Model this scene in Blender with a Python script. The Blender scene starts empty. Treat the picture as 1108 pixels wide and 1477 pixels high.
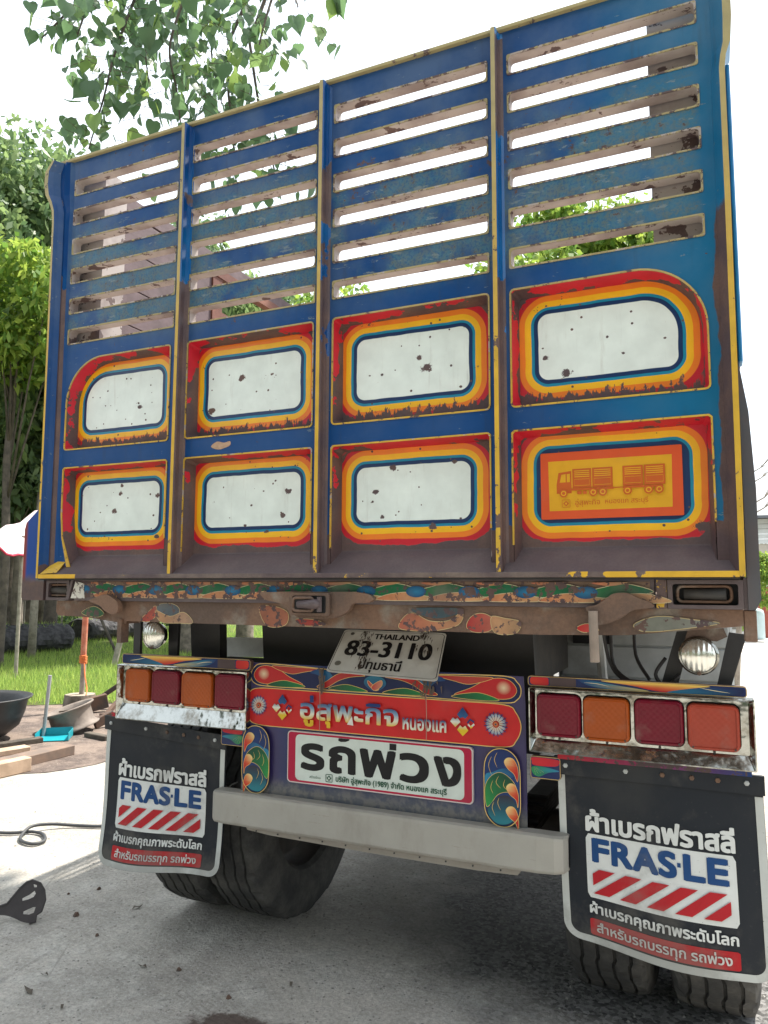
import bpy, math, random
import numpy as np
from mathutils import Vector, Matrix
from mathutils.geometry import tessellate_polygon
R = math.radians
rnd = random.Random(7)
SC = bpy.context.scene
COL = SC.collection
GZ = 1.5                      # height of the tailgate's lower edge above the ground

# ------------------------------------------------------------------ camera
cd = bpy.data.cameras.new('camera'); cam = bpy.data.objects.new('camera', cd); COL.objects.link(cam)
cd.sensor_fit = 'VERTICAL'; cd.sensor_height = 24.0; cd.lens = 24.0 * 1073.32 / 1477.0
cd.clip_start = 0.05; cd.clip_end = 2000
YAW, PIT, ROL = R(23.949), R(5.844), R(0.230)
fw = Vector((-math.sin(YAW) * math.cos(PIT), math.cos(YAW) * math.cos(PIT), math.sin(PIT)))
rt = Vector((math.cos(YAW), math.sin(YAW), 0)); up = rt.cross(fw)
r2 = rt * math.cos(ROL) + up * math.sin(ROL); u2 = -rt * math.sin(ROL) + up * math.cos(ROL)
CAMP = Vector((1.1537, -2.0843, GZ - 0.034))
cam.matrix_world = Matrix(((r2.x, u2.x, -fw.x, CAMP.x), (r2.y, u2.y, -fw.y, CAMP.y), (r2.z, u2.z, -fw.z, CAMP.z), (0, 0, 0, 1)))
SC.camera = cam

# ------------------------------------------------------------------ sky, sun, exposure
SUN = Vector((0.26, 0.50, 1.0)).normalized()       # direction towards the sun
w = bpy.data.worlds.new("World"); SC.world = w; w.use_nodes = True
wn = w.node_tree.nodes; wl = w.node_tree.links; bg = wn['Background']
sky = wn.new('ShaderNodeTexSky'); sky.sky_type = 'NISHITA'; sky.sun_disc = False
sky.sun_elevation = math.asin(SUN.z); sky.sun_rotation = math.atan2(SUN.x, SUN.y)
sky.air_density = 1.2; sky.dust_density = 3.0
tc = wn.new('ShaderNodeTexCoord'); nz = wn.new('ShaderNodeTexNoise'); nz.inputs['Scale'].default_value = 2.2; nz.inputs['Detail'].default_value = 6
wl.new(tc.outputs['Generated'], nz.inputs['Vector'])
mr = wn.new('ShaderNodeMapRange'); mr.inputs['From Min'].default_value = 0.28; mr.inputs['From Max'].default_value = 0.62
mr.inputs['To Min'].default_value = 0.55; mr.inputs['To Max'].default_value = 0.92
wl.new(nz.outputs['Fac'], mr.inputs['Value'])
mx = wn.new('ShaderNodeMix'); mx.data_type = 'RGBA'
wl.new(mr.outputs['Result'], mx.inputs['Factor']); wl.new(sky.outputs['Color'], mx.inputs[6]); mx.inputs[7].default_value = (7.6, 8.2, 8.8, 1)
wl.new(mx.outputs[2], bg.inputs['Color']); bg.inputs['Strength'].default_value = 0.10
sd = bpy.data.lights.new('sun', 'SUN'); sd.energy = 4.2; sd.angle = R(0.6); sd.color = (1, 0.95, 0.86)
so = bpy.data.objects.new('sun', sd); COL.objects.link(so)
so.rotation_euler = (-SUN).to_track_quat('-Z', 'Y').to_euler(); so.location = (3, 4, 20)
SC.view_settings.view_transform = 'Standard'; SC.view_settings.look = 'None'; SC.view_settings.gamma = 1
SC.view_settings.use_curve_mapping = False; SC.view_settings.exposure = 1.28
SC.render.engine = 'CYCLES'
SC.cycles.max_bounces = 8; SC.cycles.transparent_max_bounces = 8

# ================================================================== node expressions
class V:
    def __init__(s, nt, sock): s.nt = nt; s.k = sock
    def _m(s, op, *a, clamp=False):
        n = s.nt.nodes.new('ShaderNodeMath'); n.operation = op; n.use_clamp = clamp
        for i, x in enumerate((s,) + a):
            if isinstance(x, V): s.nt.links.new(x.k, n.inputs[i])
            else: n.inputs[i].default_value = x
        return V(s.nt, n.outputs[0])
    def __add__(s, o): return s._m('ADD', o)
    __radd__ = __add__
    def __mul__(s, o): return s._m('MULTIPLY', o)
    __rmul__ = __mul__
    def __sub__(s, o): return s._m('SUBTRACT', o)
    def __rsub__(s, o): return (s * -1.0) + o
    def __truediv__(s, o): return s._m('DIVIDE', o)
    def abs(s): return s._m('ABSOLUTE')
    def max(s, o): return s._m('MAXIMUM', o)
    def min(s, o): return s._m('MINIMUM', o)
    def pow(s, o): return s._m('POWER', o)
    def gt(s, o): return s._m('GREATER_THAN', o)
    def lt(s, o): return s._m('LESS_THAN', o)
    def clamp(s): return s._m('ADD', 0.0, clamp=True)
    def frac(s): return s._m('FRACT')
    def sin(s): return s._m('SINE')
    def step(s, a, b):           # smooth 0 -> 1 from a to b
        n = s.nt.nodes.new('ShaderNodeMapRange'); n.interpolation_type = 'SMOOTHSTEP'
        s.nt.links.new(s.k, n.inputs[0])
        if a > b:
            n.inputs[1].default_value = b; n.inputs[2].default_value = a; n.inputs[3].default_value = 1; n.inputs[4].default_value = 0
        else:
            n.inputs[1].default_value = a; n.inputs[2].default_value = b
        return V(s.nt, n.outputs[0])

class M:
    """a procedural material being written"""
    def __init__(s, name, rough=0.5, metal=0.0, spec=0.5):
        s.m = bpy.data.materials.new(name); s.m.use_nodes = True; s.nt = s.m.node_tree
        s.b = s.nt.nodes['Principled BSDF']; s.b.inputs['Roughness'].default_value = rough
        s.b.inputs['Metallic'].default_value = metal; s.b.inputs['Specular IOR Level'].default_value = spec
        s.tc = s.nt.nodes.new('ShaderNodeTexCoord'); s.P = s.tc.outputs['Object']; s._x = None
    def xyz(s):
        if s._x is None:
            n = s.nt.nodes.new('ShaderNodeSeparateXYZ'); s.nt.links.new(s.P, n.inputs[0])
            s._x = [V(s.nt, n.outputs[i]) for i in range(3)]
        return s._x
    def scaled(s, v):
        n = s.nt.nodes.new('ShaderNodeMapping'); s.nt.links.new(s.P, n.inputs[0]); n.inputs['Scale'].default_value = v
        return n.outputs[0]
    def noise(s, scale, detail=4, rough=0.55, vec=None, dist=0.0):
        n = s.nt.nodes.new('ShaderNodeTexNoise'); s.nt.links.new(vec or s.P, n.inputs['Vector'])
        n.inputs['Scale'].default_value = scale; n.inputs['Detail'].default_value = detail
        n.inputs['Roughness'].default_value = rough; n.inputs['Distortion'].default_value = dist
        return V(s.nt, n.outputs['Fac'])
    def vor(s, scale, vec=None, feat='F1', rand=1.0, col=False):
        n = s.nt.nodes.new('ShaderNodeTexVoronoi'); s.nt.links.new(vec or s.P, n.inputs['Vector']); n.feature = feat
        n.inputs['Scale'].default_value = scale; n.inputs['Randomness'].default_value = rand
        if col:
            q = s.nt.nodes.new('ShaderNodeSeparateXYZ'); s.nt.links.new(n.outputs['Color'], q.inputs[0])
            return V(s.nt, n.outputs['Distance']), V(s.nt, q.outputs[0])
        return V(s.nt, n.outputs['Distance'])
    def wave(s, scale, vec=None, axis='X'):
        n = s.nt.nodes.new('ShaderNodeTexWave'); n.bands_direction = axis; s.nt.links.new(vec or s.P, n.inputs['Vector'])
        n.inputs['Scale'].default_value = scale; return V(s.nt, n.outputs['Fac'])
    def mix(s, f, a, b):
        n = s.nt.nodes.new('ShaderNodeMix'); n.data_type = 'RGBA'
        if isinstance(f, V): s.nt.links.new(f.k, n.inputs[0])
        else: n.inputs[0].default_value = f
        for i, c in ((6, a), (7, b)):
            if isinstance(c, tuple): n.inputs[i].default_value = c + (1,) if len(c) == 3 else c
            else: s.nt.links.new(c, n.inputs[i])
        return n.outputs[2]
    def mul(s, c, f):
        n = s.nt.nodes.new('ShaderNodeMix'); n.data_type = 'RGBA'; n.blend_type = 'MULTIPLY'; n.inputs[0].default_value = 1
        if isinstance(c, tuple): n.inputs[6].default_value = c + (1,)
        else: s.nt.links.new(c, n.inputs[6])
        q = s.nt.nodes.new('ShaderNodeCombineXYZ')
        for i in range(3): s.nt.links.new(f.k, q.inputs[i])
        s.nt.links.new(q.outputs[0], n.inputs[7]); return n.outputs[2]
    def color(s, c):
        if isinstance(c, tuple): s.b.inputs['Base Color'].default_value = c + (1,)
        else: s.nt.links.new(c, s.b.inputs['Base Color'])
        return s
    def set(s, name, v):
        if isinstance(v, V): s.nt.links.new(v.k, s.b.inputs[name])
        else: s.b.inputs[name].default_value = v
        return s
    def bump(s, h, strength=0.3, dist=0.01):
        n = s.nt.nodes.new('ShaderNodeBump'); n.inputs['Strength'].default_value = strength; n.inputs['Distance'].default_value = dist
        s.nt.links.new(h.k, n.inputs['Height']); s.nt.links.new(n.outputs[0], s.b.inputs['Normal']); return s
    def done(s): return s.m

RUST = (0.075, 0.050, 0.054)
RUST2 = (0.125, 0.075, 0.062)
def primer(M_, a=RUST, b=RUST2):
    n = M_.noise(9, 5); n2 = M_.noise(140, 3)
    return M_.mul(M_.mix(n.step(0.35, 0.7), a, b), n2 * 0.5 + 0.75)

# ================================================================== mesh helpers
def mesh_obj(name, verts, faces, mats, parent=None, fm=None, smooth=False, loc=None):
    me = bpy.data.meshes.new(name); me.from_pydata([tuple(v) for v in verts], [], faces)
    for m in (mats if isinstance(mats, (list, tuple)) else [mats]): me.materials.append(m)
    if fm is not None: me.polygons.foreach_set('material_index', fm)
    if smooth: me.polygons.foreach_set('use_smooth', [True] * len(faces))
    me.update()
    o = bpy.data.objects.new(name, me); COL.objects.link(o)
    if parent is not None: o.parent = parent
    if loc is not None: o.location = loc
    return o

class MB:
    """collects shapes into one mesh"""
    def __init__(s): s.v = []; s.f = []; s.m = []
    def add(s, vs, fs, mi=0):
        b = len(s.v); s.v += [tuple(v) for v in vs]; s.f += [tuple(b + i for i in f) for f in fs]; s.m += [mi] * len(fs); return s
    def box(s, x0, x1, y0, y1, z0, z1, mi=0, bev=0.0):
        if bev <= 0:
            return s.add([(x0, y0, z0), (x1, y0, z0), (x1, y1, z0), (x0, y1, z0), (x0, y0, z1), (x1, y0, z1), (x1, y1, z1), (x0, y1, z1)],
                         [(0, 3, 2, 1), (4, 5, 6, 7), (0, 1, 5, 4), (1, 2, 6, 5), (2, 3, 7, 6), (3, 0, 4, 7)], mi)
        import itertools
        b = bev; vs = []; idx = {}
        X = (x0, x1); Y = (y0, y1); Z = (z0, z1)
        for i, j, k in itertools.product((0, 1), repeat=3):
            sx, sy, sz = (1 - 2 * i), (1 - 2 * j), (1 - 2 * k)
            for ax in range(3):
                p = [X[i] + sx * b, Y[j] + sy * b, Z[k] + sz * b]
                p[ax] = (X[i], Y[j], Z[k])[ax]; idx[(i, j, k, ax)] = len(vs); vs.append(p)
        fs = []
        for ax in range(3):
            o1, o2 = [a for a in range(3) if a != ax]
            for sgn in (0, 1):
                q = []
                for a, c in ((0, 0), (1, 0), (1, 1), (0, 1)):
                    t = [0, 0, 0]; t[ax] = sgn; t[o1] = a; t[o2] = c; q.append(idx[(*t, ax)])
                fs.append(tuple(q))
            for a, c in itertools.product((0, 1), repeat=2):   # edges along ax
                t0 = [0, 0, 0]; t1 = [0, 0, 0]; t0[ax] = 0; t1[ax] = 1
                for t in (t0, t1): t[o1] = a; t[o2] = c
                fs.append((idx[(*t0, o1)], idx[(*t1, o1)], idx[(*t1, o2)], idx[(*t0, o2)]))
        for i, j, k in itertools.product((0, 1), repeat=3): fs.append((idx[(i, j, k, 0)], idx[(i, j, k, 1)], idx[(i, j, k, 2)]))
        return s.add(vs, fs, mi)
    def tube(s, pts, r, n=8, mi=0, cap=True):
        pts = [Vector(p) for p in pts]; rs = r if isinstance(r, (list, tuple)) else [r] * len(pts)
        vs = []; fs = []; prev = None
        for i, p in enumerate(pts):
            d = (pts[min(i + 1, len(pts) - 1)] - pts[max(i - 1, 0)])
            d = d.normalized() if d.length > 1e-9 else Vector((0, 0, 1))
            if prev is None:
                a = d.orthogonal().normalized()
            else:
                a = (prev - d * prev.dot(d)); a = a.normalized() if a.length > 1e-6 else d.orthogonal().normalized()
            prev = a; b = d.cross(a)
            for k in range(n):
                t = 2 * math.pi * k / n; vs.append(p + (a * math.cos(t) + b * math.sin(t)) * rs[i])
        for i in range(len(pts) - 1):
            for k in range(n): fs.append((i * n + k, i * n + (k + 1) % n, (i + 1) * n + (k + 1) % n, (i + 1) * n + k))
        if cap: fs.append(tuple(range(n - 1, -1, -1))); fs.append(tuple((len(pts) - 1) * n + k for k in range(n)))
        return s.add(vs, fs, mi)
    def lathe(s, prof, c, axis='Z', n=32, mi=0, ang=None, fn=None):
        """prof: list of (radius, height)"""
        vs = []; fs = []; c = Vector(c)
        for i in range(n):
            t = 2 * math.pi * i / n
            for j, (r, h) in enumerate(prof):
                if fn: r, h = fn(r, h, i, j)
                if axis == 'Z': v = Vector((r * math.cos(t), r * math.sin(t), h))
                elif axis == 'X': v = Vector((h, r * math.cos(t), r * math.sin(t)))
                else: v = Vector((r * math.cos(t), h, r * math.sin(t)))
                vs.append(c + v)
        m = len(prof)
        for i in range(n):
            for j in range(m - 1):
                a = i * m + j; b = ((i + 1) % n) * m + j; fs.append((a, b, b + 1, a + 1))
        return s.add(vs, fs, mi)
    def prism(s, loop, y0, y1, mi=0, plane='XZ', side_mi=None):
        """extrude a closed 2-D loop between two depths"""
        def P(u, v, d): return (u, d, v) if plane == 'XZ' else ((d, u, v) if plane == 'YZ' else (u, v, d))
        n = len(loop); vs = [P(u, v, y0) for u, v in loop] + [P(u, v, y1) for u, v in loop]
        tr = tessellate_polygon([[Vector((u, v, 0)) for u, v in loop]])
        fs = [tuple(t) for t in tr] + [tuple(n + i for i in reversed(t)) for t in tr]
        s.add(vs, fs, mi)
        return s.add(vs, [(i, (i + 1) % n, n + (i + 1) % n, n + i) for i in range(n)], mi if side_mi is None else side_mi)
    def holed(s, outer, holes, y0, y1, mi=0):
        """a plate with holes, XZ plane"""
        loops = [outer] + holes; flat = [p for l in loops for p in l]; n = len(flat)
        tr = tessellate_polygon([[Vector((u, v, 0)) for u, v in l] for l in loops])
        vs = [(u, y0, v) for u, v in flat] + [(u, y1, v) for u, v in flat]
        fs = [tuple(t) for t in tr] + [tuple(n + i for i in reversed(t)) for t in tr]
        b = 0
        for l in loops:
            k = len(l)
            fs += [(b + i, b + (i + 1) % k, n + b + (i + 1) % k, n + b + i) for i in range(k)]; b += k
        return s.add(vs, fs, mi)
    def loft(s, loops, mi=0, closed=True):
        """list of equal-length 3-D loops"""
        n = len(loops[0]); vs = [p for l in loops for p in l]; fs = []
        for i in range(len(loops) - 1):
            for k in range(n if closed else n - 1):
                fs.append((i * n + k, i * n + (k + 1) % n, (i + 1) * n + (k + 1) % n, (i + 1) * n + k))
        return s.add(vs, fs, mi)
    def out(s, name, mats, parent=None, smooth=False, loc=None):
        vs = s.v
        if loc is not None: vs = [(a - loc[0], b - loc[1], c - loc[2]) for a, b, c in vs]
        o = mesh_obj(name, vs, s.f, mats, parent, s.m, smooth, loc)
        return o

def empty(name, loc, label=None, cat=None, group=None, rz=0):
    o = bpy.data.objects.new(name, None); COL.objects.link(o); o.location = loc; o.rotation_euler = (0, 0, rz); o.empty_display_size = .2
    tag(o, label, cat, group); return o
def tag(o, label=None, cat=None, group=None, kind=None):
    if label: o['label'] = label
    if cat: o['category'] = cat
    if group: o['group'] = group
    if kind: o['kind'] = kind
    return o

def rrect(x0, x1, z0, z1, r, n=5, radii=None):
    """counter-clockwise rounded rectangle; radii = (bl, br, tr, tl)"""
    rr = radii or (r, r, r, r); pts = []
    for (cx, cz, a0, q) in ((x0 + rr[0], z0 + rr[0], 180, rr[0]), (x1 - rr[1], z0 + rr[1], 270, rr[1]), (x1 - rr[2], z1 - rr[2], 0, rr[2]), (x0 + rr[3], z1 - rr[3], 90, rr[3])):
        k = n if q < 0.06 else 14
        for i in range(k + 1):
            a = R(a0 + 90 * i / k); pts.append((cx + q * math.cos(a), cz + q * math.sin(a)))
    return pts
def smooth_loop(pts, n=6, closed=True):
    out = []; m = len(pts)
    for i in range(m if closed else m - 1):
        g = (lambda k: pts[k % m]) if closed else (lambda k: pts[min(max(k, 0), m - 1)])
        p0, p1, p2, p3 = g(i - 1), g(i), g(i + 1), g(i + 2)
        for j in range(n):
            t = j / n; t2 = t * t; t3 = t2 * t
            out.append(tuple(0.5 * (2 * p1[c] + (p2[c] - p0[c]) * t + (2 * p0[c] - 5 * p1[c] + 4 * p2[c] - p3[c]) * t2 + (3 * p1[c] - p0[c] - 3 * p2[c] + p3[c]) * t3) for c in range(len(p1))))
    if not closed: out.append(tuple(pts[-1]))
    return out

# ------------------------------------------------------------------ flat print: coloured shapes laid on a surface
def inside(x, y, P_):
    c = False; j = len(P_) - 1
    for i in range(len(P_)):
        if (P_[i][1] > y) != (P_[j][1] > y) and x < (P_[j][0] - P_[i][0]) * (y - P_[i][1]) / (P_[j][1] - P_[i][1]) + P_[i][0]: c = not c
        j = i
    return c
_font_cache = {}
def glyphs(text):
    if text in _font_cache: return _font_cache[text]
    c = bpy.data.curves.new('lettering', 'FONT'); c.body = text; c.resolution_u = 6; c.fill_mode = 'NONE'
    o = bpy.data.objects.new('lettering', c); COL.objects.link(o)
    dg = bpy.context.evaluated_depsgraph_get(); dg.update(); me = o.evaluated_get(dg).to_mesh()
    co = [(a.co.x, a.co.y) for a in me.vertices]; nb = {}
    for e in me.edges:
        a_, b_ = e.vertices; nb.setdefault(a_, []).append(b_); nb.setdefault(b_, []).append(a_)
    o.evaluated_get(dg).to_mesh_clear(); bpy.data.objects.remove(o); bpy.data.curves.remove(c)
    seen = set(); loops = []
    for st_ in sorted(nb):
        if st_ in seen: continue
        l = [st_]; seen.add(st_); nx_ = min(nb[st_])
        while nx_ not in seen:
            l.append(nx_); seen.add(nx_); k = [q_ for q_ in nb[nx_] if q_ not in seen]
            if not k: break
            nx_ = k[0]
        if len(l) > 2: loops.append([co[q_] for q_ in l])
    def area(l): return sum(l[i][0] * l[(i + 1) % len(l)][1] - l[(i + 1) % len(l)][0] * l[i][1] for i in range(len(l))) / 2
    def bb(l): xs_ = [p[0] for p in l]; ys_ = [p[1] for p in l]; return min(xs_), min(ys_), max(xs_), max(ys_)
    B_ = {id(l): bb(l) for l in loops}
    def within(a_, b_): p, q_ = B_[id(a_)], B_[id(b_)]; return p[0] >= q_[0] - 1e-6 and p[1] >= q_[1] - 1e-6 and p[2] <= q_[2] + 1e-6 and p[3] <= q_[3] + 1e-6
    outs = []; hol = []
    for l in loops:
        c_ = [m_ for m_ in loops if m_ is not l and abs(area(m_)) > abs(area(l)) and within(l, m_)]
        top = max(c_, key=lambda m_: abs(area(m_))) if c_ else l
        (outs if area(l) * area(top) > 0 else hol).append(l)
    own = {id(l): [] for l in outs}
    for h in hol:
        c_ = [l for l in outs if inside(h[0][0], h[0][1], l)]
        if c_: own[id(min(c_, key=lambda l: abs(area(l))))].append(h)
    v = []; f = []
    for l in outs:
        grp = [l] + own[id(l)]; tr = tessellate_polygon([[Vector((a_, b_, 0)) for a_, b_ in g_] for g_ in grp]); b0 = len(v)
        for g_ in grp: v += g_
        f += [tuple(b0 + q_ for q_ in t) for t in tr]
    _font_cache[text] = (v, f); return v, f

class Art:
    def __init__(s, fmap, dl=0.00012): s.v = []; s.f = []; s.c = []; s.map = fmap; s.l = 0.0; s.dl = dl; s.sub = 0
    def _add(s, uv, fs, cols):
        s.l += s.dl; b = len(s.v)
        s.v += [s.map(u, v, s.l) for u, v in uv]; s.f += [tuple(b + i for i in f) for f in fs]; s.c += cols
    def poly(s, pts, c, c2=None, ax=None):
        """ax=(p0,p1): colour runs from c at p0 to c2 at p1; c may be a list of stops"""
        pts = list(pts); tr = tessellate_polygon([[Vector((u, v, 0)) for u, v in pts]])
        if ax is None: cols = [c] * len(pts)
        else:
            st = c if isinstance(c, list) else [c, c2]
            (ax0, ay0), (ax1, ay1) = ax; dx, dy = ax1 - ax0, ay1 - ay0; L = dx * dx + dy * dy
            cols = []
            for u, v in pts:
                t = min(1, max(0, ((u - ax0) * dx + (v - ay0) * dy) / L)) * (len(st) - 1); i = min(int(t), len(st) - 2); t -= i
                cols.append(tuple(st[i][k] * (1 - t) + st[i + 1][k] * t for k in range(3)))
        s._add(pts, [tuple(t) for t in tr], cols)
    def ball(s, c, r, ci, co, sx=1.0, n=20):
        pts = [c] + [(c[0] + r * sx * math.cos(2 * math.pi * i / n), c[1] + r * math.sin(2 * math.pi * i / n)) for i in range(n)]
        s._add(pts, [(0, 1 + i, 1 + (i + 1) % n) for i in range(n)], [ci] + [co] * n)
    def line(s, pts, w, c, taper=False, closed=False):
        n = len(pts); uv = []; fs = []
        for i, p in enumerate(pts):
            a = pts[(i - 1) % n if closed else max(i - 1, 0)]; b = pts[(i + 1) % n if closed else min(i + 1, n - 1)]
            dx, dy = b[0] - a[0], b[1] - a[1]; L = math.hypot(dx, dy) or 1
            ww = w / 2 * ((1 - abs(2 * i / (n - 1) - 1) ** 2 * .85) if taper else 1)
            uv += [(p[0] - dy / L * ww, p[1] + dx / L * ww), (p[0] + dy / L * ww, p[1] - dx / L * ww)]
        for i in range(n if closed else n - 1):
            j = (i + 1) % n; fs.append((2 * i, 2 * i + 1, 2 * j + 1, 2 * j))
        s._add(uv, fs, [c] * len(uv))
    def stroke(s, pts, w, c, n=6):
        """round-ended pen stroke"""
        p = smooth_loop(pts, n, False) if len(pts) > 2 else pts
        s.line(p, w, c)
        for q in (p[0], p[-1]):
            s._add([(q[0] + w / 2 * math.cos(i * math.pi / 6), q[1] + w / 2 * math.sin(i * math.pi / 6)) for i in range(12)], [tuple(range(12))], [c] * 12)
    def ring(s, c, r, w, col, n=16, sx=1.0):
        s.line([(c[0] + r * sx * math.cos(2 * math.pi * i / n), c[1] + r * math.sin(2 * math.pi * i / n)) for i in range(n)], w, col, closed=True)
    def text(s, t, u0, v0, u1, v1, c, bold=0.0, stops=None, shear=0.0, rise=0.0, split=None):
        v, f = glyphs(t); xs = [a[0] for a in v]; ys = [a[1] for a in v]
        x0, x1, y0, y1 = min(xs), max(xs), min(ys), max(ys)
        kx = (u1 - u0) / (x1 - x0); ky = (v1 - v0) / (y1 - y0)
        offs = [(0, 0)] if bold <= 0 else [(bold * a, bold * b) for a, b in ((-1, -.7), (1, -.7), (-1, .7), (1, .7), (0, 1), (0, -1), (1, 0), (-1, 0), (0, 0))]
        for ox, oy in offs:
            uv = [(u0 + (a - x0) * kx + ox + shear * ((b - y0) * ky), v0 + (b - y0) * ky + oy + rise * (a - x0) * kx) for a, b in v]
            if stops:
                cols = []
                for u, q in uv:
                    t_ = min(1, max(0, (q - v0) / (v1 - v0))) * (len(stops) - 1); i = min(int(t_), len(stops) - 2); t_ -= i
                    cols.append(tuple(stops[i][k] * (1 - t_) + stops[i + 1][k] * t_ for k in range(3)))
            else: cols = [c] * len(uv)
            s.l += s.dl * .2 - s.dl if offs[0] != (ox, oy) else 0
            s._add(uv, f, cols)
    def out(s, name, mat, parent=None, loc=None):
        o = mesh_obj(name, s.v, s.f, mat, parent)
        a = o.data.color_attributes.new('Col', 'FLOAT_COLOR', 'POINT')
        a.data.foreach_set('color', [x for c in s.c for x in (c[0], c[1], c[2], 1.0)])
        return o

def paint_mat(name, dirt=0.25, chip=0.0, rough=0.42, chipcol=RUST, spec=.28, scale=1.0):
    m = M(name, rough, spec=spec); n = m.nt.nodes.new('ShaderNodeVertexColor'); n.layer_name = 'Col'
    c = m.mul(n.outputs['Color'], m.noise(22 * scale, 5) * (dirt * 1.6) + (1 - dirt))
    d = m.noise(6 * scale, 6).step(.52, .75) * dirt
    c = m.mix(d, c, (0.16, 0.14, 0.12))
    if chip > 0:
        k = (m.noise(38 * scale, 6, .65) + m.noise(5 * scale, 2) * .35)
        c = m.mix(k.step(.86 - chip, .875 - chip), c, primer(m, chipcol))
    m.color(c); m.bump(m.noise(160, 3), .06, .002)
    return m.done()

WHITE = (0.70, 0.77, 0.73); NAVY = (0.004, 0.024, 0.095); TEAL = (0.004, 0.20, 0.32); YEL = (0.80, 0.43, 0.012)
ORA = (0.76, 0.19, 0.014); RED = (0.50, 0.010, 0.024); BLUE = (0.001, 0.046, 0.172); TRIM = (0.60, 0.38, 0.045)
GOLD = (0.72, 0.50, 0.16); GRN = (0.008, 0.16, 0.045); DGRN = (0.004, .05, .03); CYAN = (.02, .30, .50); BLK = (0.012, 0.013, 0.015); CREAM = (.85, .74, .45)

# ------------------------------------------------------------------ materials of the truck
def m_gate():
    m = M('gate_paint', 0.36, spec=.28); x, y, z = m.xyz(); g = z - GZ
    teal = (0.002, 0.125, 0.25)
    big = m.noise(1.3, 2)
    right = (x * 1.0 + big * .5).step(0.95, 1.55)
    c = m.mix(right, BLUE, teal)
    c = m.mul(c, m.noise(3, 4) * .5 + .75)
    # weathered grey-green slats, worn patches between rows 3 and 6
    zone = g.step(.86, .98) * g.step(1.44, 1.30) * x.step(1.17, 1.14) * x.step(-1.15, -1.12)
    patch = (m.noise(2.6, 3) * .8 + m.noise(9, 3) * .35)
    worn = patch.step(.47, .60) * zone
    speck = m.noise(120, 4, .7).step(.42, .52)
    c = m.mix(worn * (speck * .5 + .42), c, m.mix(m.noise(30, 3).step(.4, .6), (.045, .135, .19), (.085, .125, .125)))
    c = m.mix((m.noise(4, 5, .6).step(.35, .7) * (g.step(.2, 1.5) * .22 + .08)), c, (.16, .21, .27))
    # long vertical streaks of grime
    c = m.mix(m.noise(5, 4, vec=m.scaled((6, 6, .7))).step(.55, .8) * .35, c, (.03, .035, .04))
    # chips
    k = m.noise(30, 6, .72) + m.noise(3.1, 2) * .4 + zone * .05
    chip = k.step(.885, .895)
    c = m.mix((m.noise(24, 6, .75, vec=m.scaled((.4, 1, 1.4))) + zone * .05).step(.64, .66) * .7, c, (.17, .21, .22))
    low = g.step(.13, .0)
    chip = chip.max((m.noise(14, 5) + low * .9 - .6).step(.52, .53))
    chip = chip.max((g + (m.noise(20, 4) - .5) * .05).step(.140, .136) * x.step(-1.0, -.99))
    # bare strip down the right edge of the gate
    edge = (x + (m.noise(7, 5) - .5) * .05).step(1.182, 1.186) * (g + (m.noise(9, 4) - .5) * .1).step(.98, .96)
    chip = chip.max(edge)
    c = m.mix(chip, c, primer(m))
    m.color(c); m.set('Roughness', chip * .35 + m.noise(12, 3) * .25 + .28)
    m.bump(m.noise(60, 4) * .6 - chip * .6, .16, .002); return m.done()
def m_edge():
    m = M('yellow_edge_paint', .5); x, y, z = m.xyz(); g = z - GZ
    c = m.mix(g.step(.5, 1.5), (0.56, 0.34, 0.025), (.36, .30, .14))
    c = m.mul(c, m.noise(18, 4) * .6 + .68)
    k = m.noise(26, 6, .7) + m.noise(4, 2) * .45 + g.step(.35, 0.0) * .10
    chip = k.step(.87, .885)
    m.color(m.mix(chip, c, primer(m))); m.bump(m.noise(90, 3) - chip, .2, .002); return m.done()
def m_bottom_edge():
    m = M('chipped_bottom_edge', .55); x, y, z = m.xyz(); g = z - GZ
    c = m.mul((0.62, 0.36, 0.02), m.noise(18, 4) * .6 + .68)
    keep = x.step(.86, .90).max(x.step(-.98, -1.0)).max((x.step(-.98, -.96)) * x.step(-.76, -.78) * .0)
    k = m.noise(11, 6, .65) + keep * .30 - .1
    on = k.step(.52, .53)
    m.color(m.mix(on, primer(m, RUST, (.16, .12, .10)), c)); m.bump(m.noise(70, 3) + on, .3, .002); return m.done()
def m_fin():
    m = M('rib_side_paint', .28); x, y, z = m.xyz(); g = z - GZ
    c = m.mix(m.noise(2.2, 2, vec=m.scaled((1, 1, .8))).step(.42, .62), (0.001, .038, .16), (.002, .105, .30))
    c = m.mul(c, m.noise(9, 4) * .4 + .8)
    seg = m.noise(1.6, 3, .6, vec=m.scaled((2.2, .01, 1.1)))
    rust = (seg + m.noise(24, 5) * .10 + g.step(1.3, .1) * .20).step(.585, .592)
    c = m.mix(rust, c, primer(m)); m.color(c); m.set('Roughness', rust * .35 + .24)
    m.bump(m.noise(70, 3) * .4 - rust, .2, .0025); return m.done()
def m_lining():
    m = M('slot_lining_paint', .6); x, y, z = m.xyz()
    c = m.mix(m.noise(7, 4).step(.4, .7), (.42, .365, .335), (.26, .21, .195))
    k = m.noise(34, 6, .72, vec=m.scaled((.6, 1, 1))) + m.noise(4, 3) * .30
    g = z - GZ
    chip = k.step(.79, .80)
    far = (x.step(.95, 1.0).max(x.step(-.98, -1.02))) * g.step(1.35, 1.2)
    chip = chip.max((m.noise(12, 6, .6) + far * .07).step(.61, .62))
    m.color(m.mix(chip, c, primer(m, (.09, .06, .06)))); m.bump(m.noise(60, 4), .2, .003); return m.done()
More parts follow.
